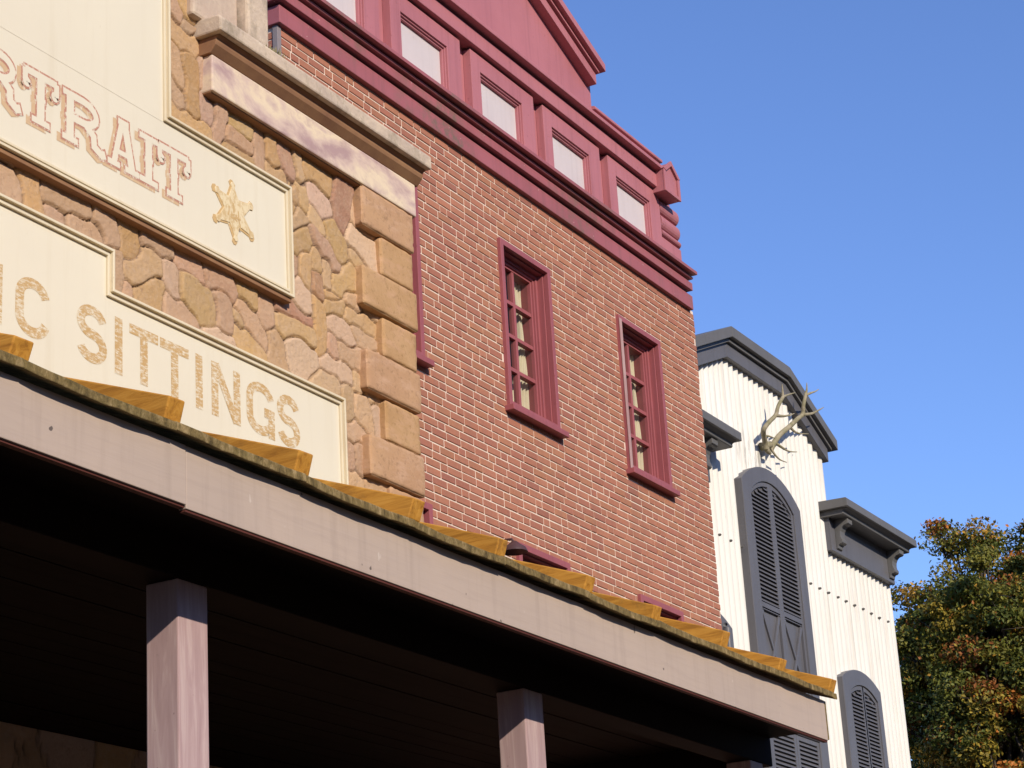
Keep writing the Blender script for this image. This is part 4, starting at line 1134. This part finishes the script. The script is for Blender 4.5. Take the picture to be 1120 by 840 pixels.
# ------------------------------------------------------------------ antlers on the white wall
bp_ = at(834, 488, 8.89)
ant = thing('deer_antlers', (bp_.x, 8.89, bp_.z), 'pair of weathered branching deer antlers mounted on the white wall above the tall arched shutter', 'antlers')
def Z3(pts): return [at(x / 7 + 800, y / 7 + 400, 8.87 - d * 0.6) for x, y, d in pts]
def smooth_path(P, n=6):
    out_ = []
    for i in range(len(P) - 1):
        p0, p1, p2, p3 = P[max(i - 1, 0)], P[i], P[i + 1], P[min(i + 2, len(P) - 1)]
        for k in range(n):
            t_ = k / n
            out_.append(0.5 * ((2 * p1) + (-p0 + p2) * t_ + (2 * p0 - 5 * p1 + 4 * p2 - p3) * t_ * t_ + (-p0 + 3 * p1 - 3 * p2 + p3) * t_ ** 3))
    out_.append(P[-1]); return out_
def branch(b, pts, r0, r1):
    P = smooth_path(Z3(pts)); n = len(P)
    b.tube(P, [r0 + (r1 - r0) * (i / (n - 1)) ** 0.9 for i in range(n)], 9)
b = MB()
branch(b, [(262, 640, 0.05), (258, 585, 0.08), (246, 520, 0.14), (252, 480, 0.20), (292, 428, 0.27), (340, 375, 0.33), (358, 310, 0.38), (395, 238, 0.42)], 0.034, 0.020)
branch(b, [(395, 238, 0.42), (392, 195, 0.43), (388, 142, 0.44)], 0.019, 0.004)
branch(b, [(392, 240, 0.42), (435, 222, 0.44), (490, 206, 0.48)], 0.018, 0.004)
branch(b, [(335, 380, 0.33), (390, 386, 0.36), (440, 380, 0.40), (482, 366, 0.44)], 0.022, 0.004)
branch(b, [(256, 540, 0.11), (290, 540, 0.15), (332, 556, 0.20)], 0.018, 0.004)
b.build('antler', M['antler'], ant, smooth=True)
b = MB()
branch(b, [(300, 640, 0.05), (330, 585, 0.08), (372, 528, 0.13), (440, 470, 0.20), (505, 408, 0.26), (545, 372, 0.30), (552, 300, 0.35), (570, 215, 0.40)], 0.036, 0.021)
branch(b, [(570, 218, 0.40), (577, 180, 0.41), (577, 130, 0.42)], 0.020, 0.004)
branch(b, [(568, 225, 0.40), (610, 208, 0.43), (640, 198, 0.45), (668, 180, 0.48)], 0.019, 0.004)
branch(b, [(540, 375, 0.30), (610, 368, 0.34), (660, 345, 0.38), (706, 318, 0.42)], 0.024, 0.004)
branch(b, [(448, 472, 0.20), (490, 508, 0.24), (530, 520, 0.28), (590, 522, 0.34)], 0.018, 0.004)
branch(b, [(335, 590, 0.09), (385, 625, 0.14), (440, 655, 0.20), (502, 660, 0.27)], 0.021, 0.004)
branch(b, [(300, 620, 0.07), (325, 670, 0.11), (370, 718, 0.16), (424, 740, 0.22)], 0.019, 0.004)
b.build('antler', M['antler'], ant, smooth=True)
b = MB()
branch(b, [(225, 620, -0.03), (262, 612, 0.03), (298, 604, 0.07)], 0.050, 0.040)
branch(b, [(262, 600, 0.03), (270, 640, 0.06), (296, 672, 0.08)], 0.045, 0.022)
b.build('skull_plate', M['antler'], ant, smooth=True)

# ------------------------------------------------------------------ autumn trees beyond the white building
def tree(name, base, height, crown_r, zc, rz, nclump, nleaf, label, seed, lean=(0, 0), warm=0.25, leaf=0.10):
    rg = np.random.default_rng(seed); rd = random.Random(seed)
    t = thing(name, base, label, 'tree', 'autumn trees beyond the white building')
    bx, by, bz = base
    top_ = Vector((bx + lean[0], by + lean[1], bz + height * 0.86))
    P = smooth_path([Vector((bx, by, bz)), Vector((bx + lean[0] * .2 + .15, by + lean[1] * .2, bz + height * .35)), Vector((bx + lean[0] * .6 - .1, by + lean[1] * .6 + .1, bz + height * .62)), top_])
    b = MB(); n = len(P); b.tube(P, [0.34 * height / 15 * (1 - 0.93 * i / (n - 1)) for i in range(n)], 10)
    cen = np.array([bx + lean[0], by + lean[1], bz + zc])
    clumps = []
    while len(clumps) < nclump:
        d = rg.normal(size=3); d /= np.linalg.norm(d)
        r = rg.uniform(0.35, 1.0) ** 0.55
        bump_ = 1 + 0.15 * math.sin(3 * math.atan2(d[1], d[0]) + seed) + 0.16 * math.sin(5 * d[2] + 2 * d[0] * 3 + seed)
        p = cen + d * np.array([crown_r, crown_r, rz]) * r * bump_
        if p[2] < bz + height * 0.22: continue
        clumps.append(p)
    for p in clumps[: int(nclump * 0.65)]:
        i = min(n - 2, max(3, int(n * rd.uniform(0.3, 0.92)))); q = P[i]
        pv = Vector(p); mid = (q * 0.5 + pv * 0.5) + Vector((0, 0, 0.10 * (pv - q).length))
        b.tube(smooth_path([q, mid, pv], 4), [0.075 * (1 - 0.9 * k / 8) * height / 15 for k in range(9)], 5)
        for _ in range(3):
            o_ = pv + Vector((rd.gauss(0, .5), rd.gauss(0, .5), rd.gauss(.1, .4)))
            b.tube([mid * 0.3 + pv * 0.7, pv * .5 + o_ * .5, o_], [0.022, 0.014, 0.005], 4)
    b.build('trunk', M['bark'], t, smooth=True, normals=False)
    cl = np.array(clumps)
    sz = rg.uniform(0.45, 1.0, nclump)
    which = rg.integers(0, nclump, nleaf)
    dirs = rg.normal(size=(nleaf, 3)); dirs /= np.linalg.norm(dirs, axis=1)[:, None]
    rad = sz[which] * rg.uniform(0.1, 1.0, nleaf) ** 0.5
    pos = cl[which] + dirs * rad[:, None] * np.array([1.05, 1.05, 0.62]) + rg.normal(size=(nleaf, 3)) * 0.06
    nrm = dirs * 0.5 + rg.normal(size=(nleaf, 3)) * 0.8 + np.array([0, 0, 0.5]); nrm /= np.linalg.norm(nrm, axis=1)[:, None]
    a = np.cross(nrm, rg.normal(size=(nleaf, 3))); a /= np.linalg.norm(a, axis=1)[:, None]; c = np.cross(nrm, a)
    s_ = leaf * rg.uniform(0.55, 1.25, nleaf)[:, None]
    v = np.stack([pos - a * s_, pos + c * s_ * 0.55 + nrm * s_ * 0.15, pos + a * s_, pos - c * s_ * 0.55 + nrm * s_ * 0.15], 1) - np.array(base)
    V = v.reshape(-1, 3); F = np.arange(nleaf * 4).reshape(-1, 4)
    pal = np.array([(0.085, 0.100, 0.018), (0.120, 0.125, 0.022), (0.060, 0.080, 0.016), (0.185, 0.150, 0.022), (0.26, 0.16, 0.022), (0.27, 0.105, 0.018), (0.17, 0.065, 0.016)])
    wgt = np.array([4, 3.4, 3, 2.0 + warm, 1.1 * warm * 4, 0.9 * warm * 4, 0.6 * warm * 4]); wgt /= wgt.sum()
    tone = rg.choice(len(pal), nclump, p=wgt); own = rg.choice(len(pal), nleaf, p=wgt)
    mixm = rg.random(nleaf) < 0.78
    col = np.where(mixm[:, None], pal[tone[which]], pal[own]) * rg.uniform(0.9, 1.9, (nleaf, 1)) * np.array([1.12, 1.0, 0.9])
    np_mesh('crown', V, F, M['leaf'], t, np.repeat(col, 4, axis=0), smooth=False)
    return t
tree('oak_tree', (75.0, 22.2, 0), 22.4, 3.3, 17.0, 4.7, 330, 150000, 'oak with green and orange leaves, its rounded crown nearest the corner of the white building', 3, (0.1, -0.2), 0.26, 0.086)
tree('oak_tree', (79.0, 18.8, 0), 25.2, 3.8, 18.7, 5.7, 340, 150000, 'taller olive green oak at the right edge of the photograph', 11, (-0.2, 0.1), 0.20, 0.086)
tree('oak_tree', (86.0, 26.4, 0), 23.0, 3.8, 17.0, 5.6, 240, 80000, 'darker oak standing behind the other two in the gap beside the white wall', 23, (0, 0), 0.18, 0.11)
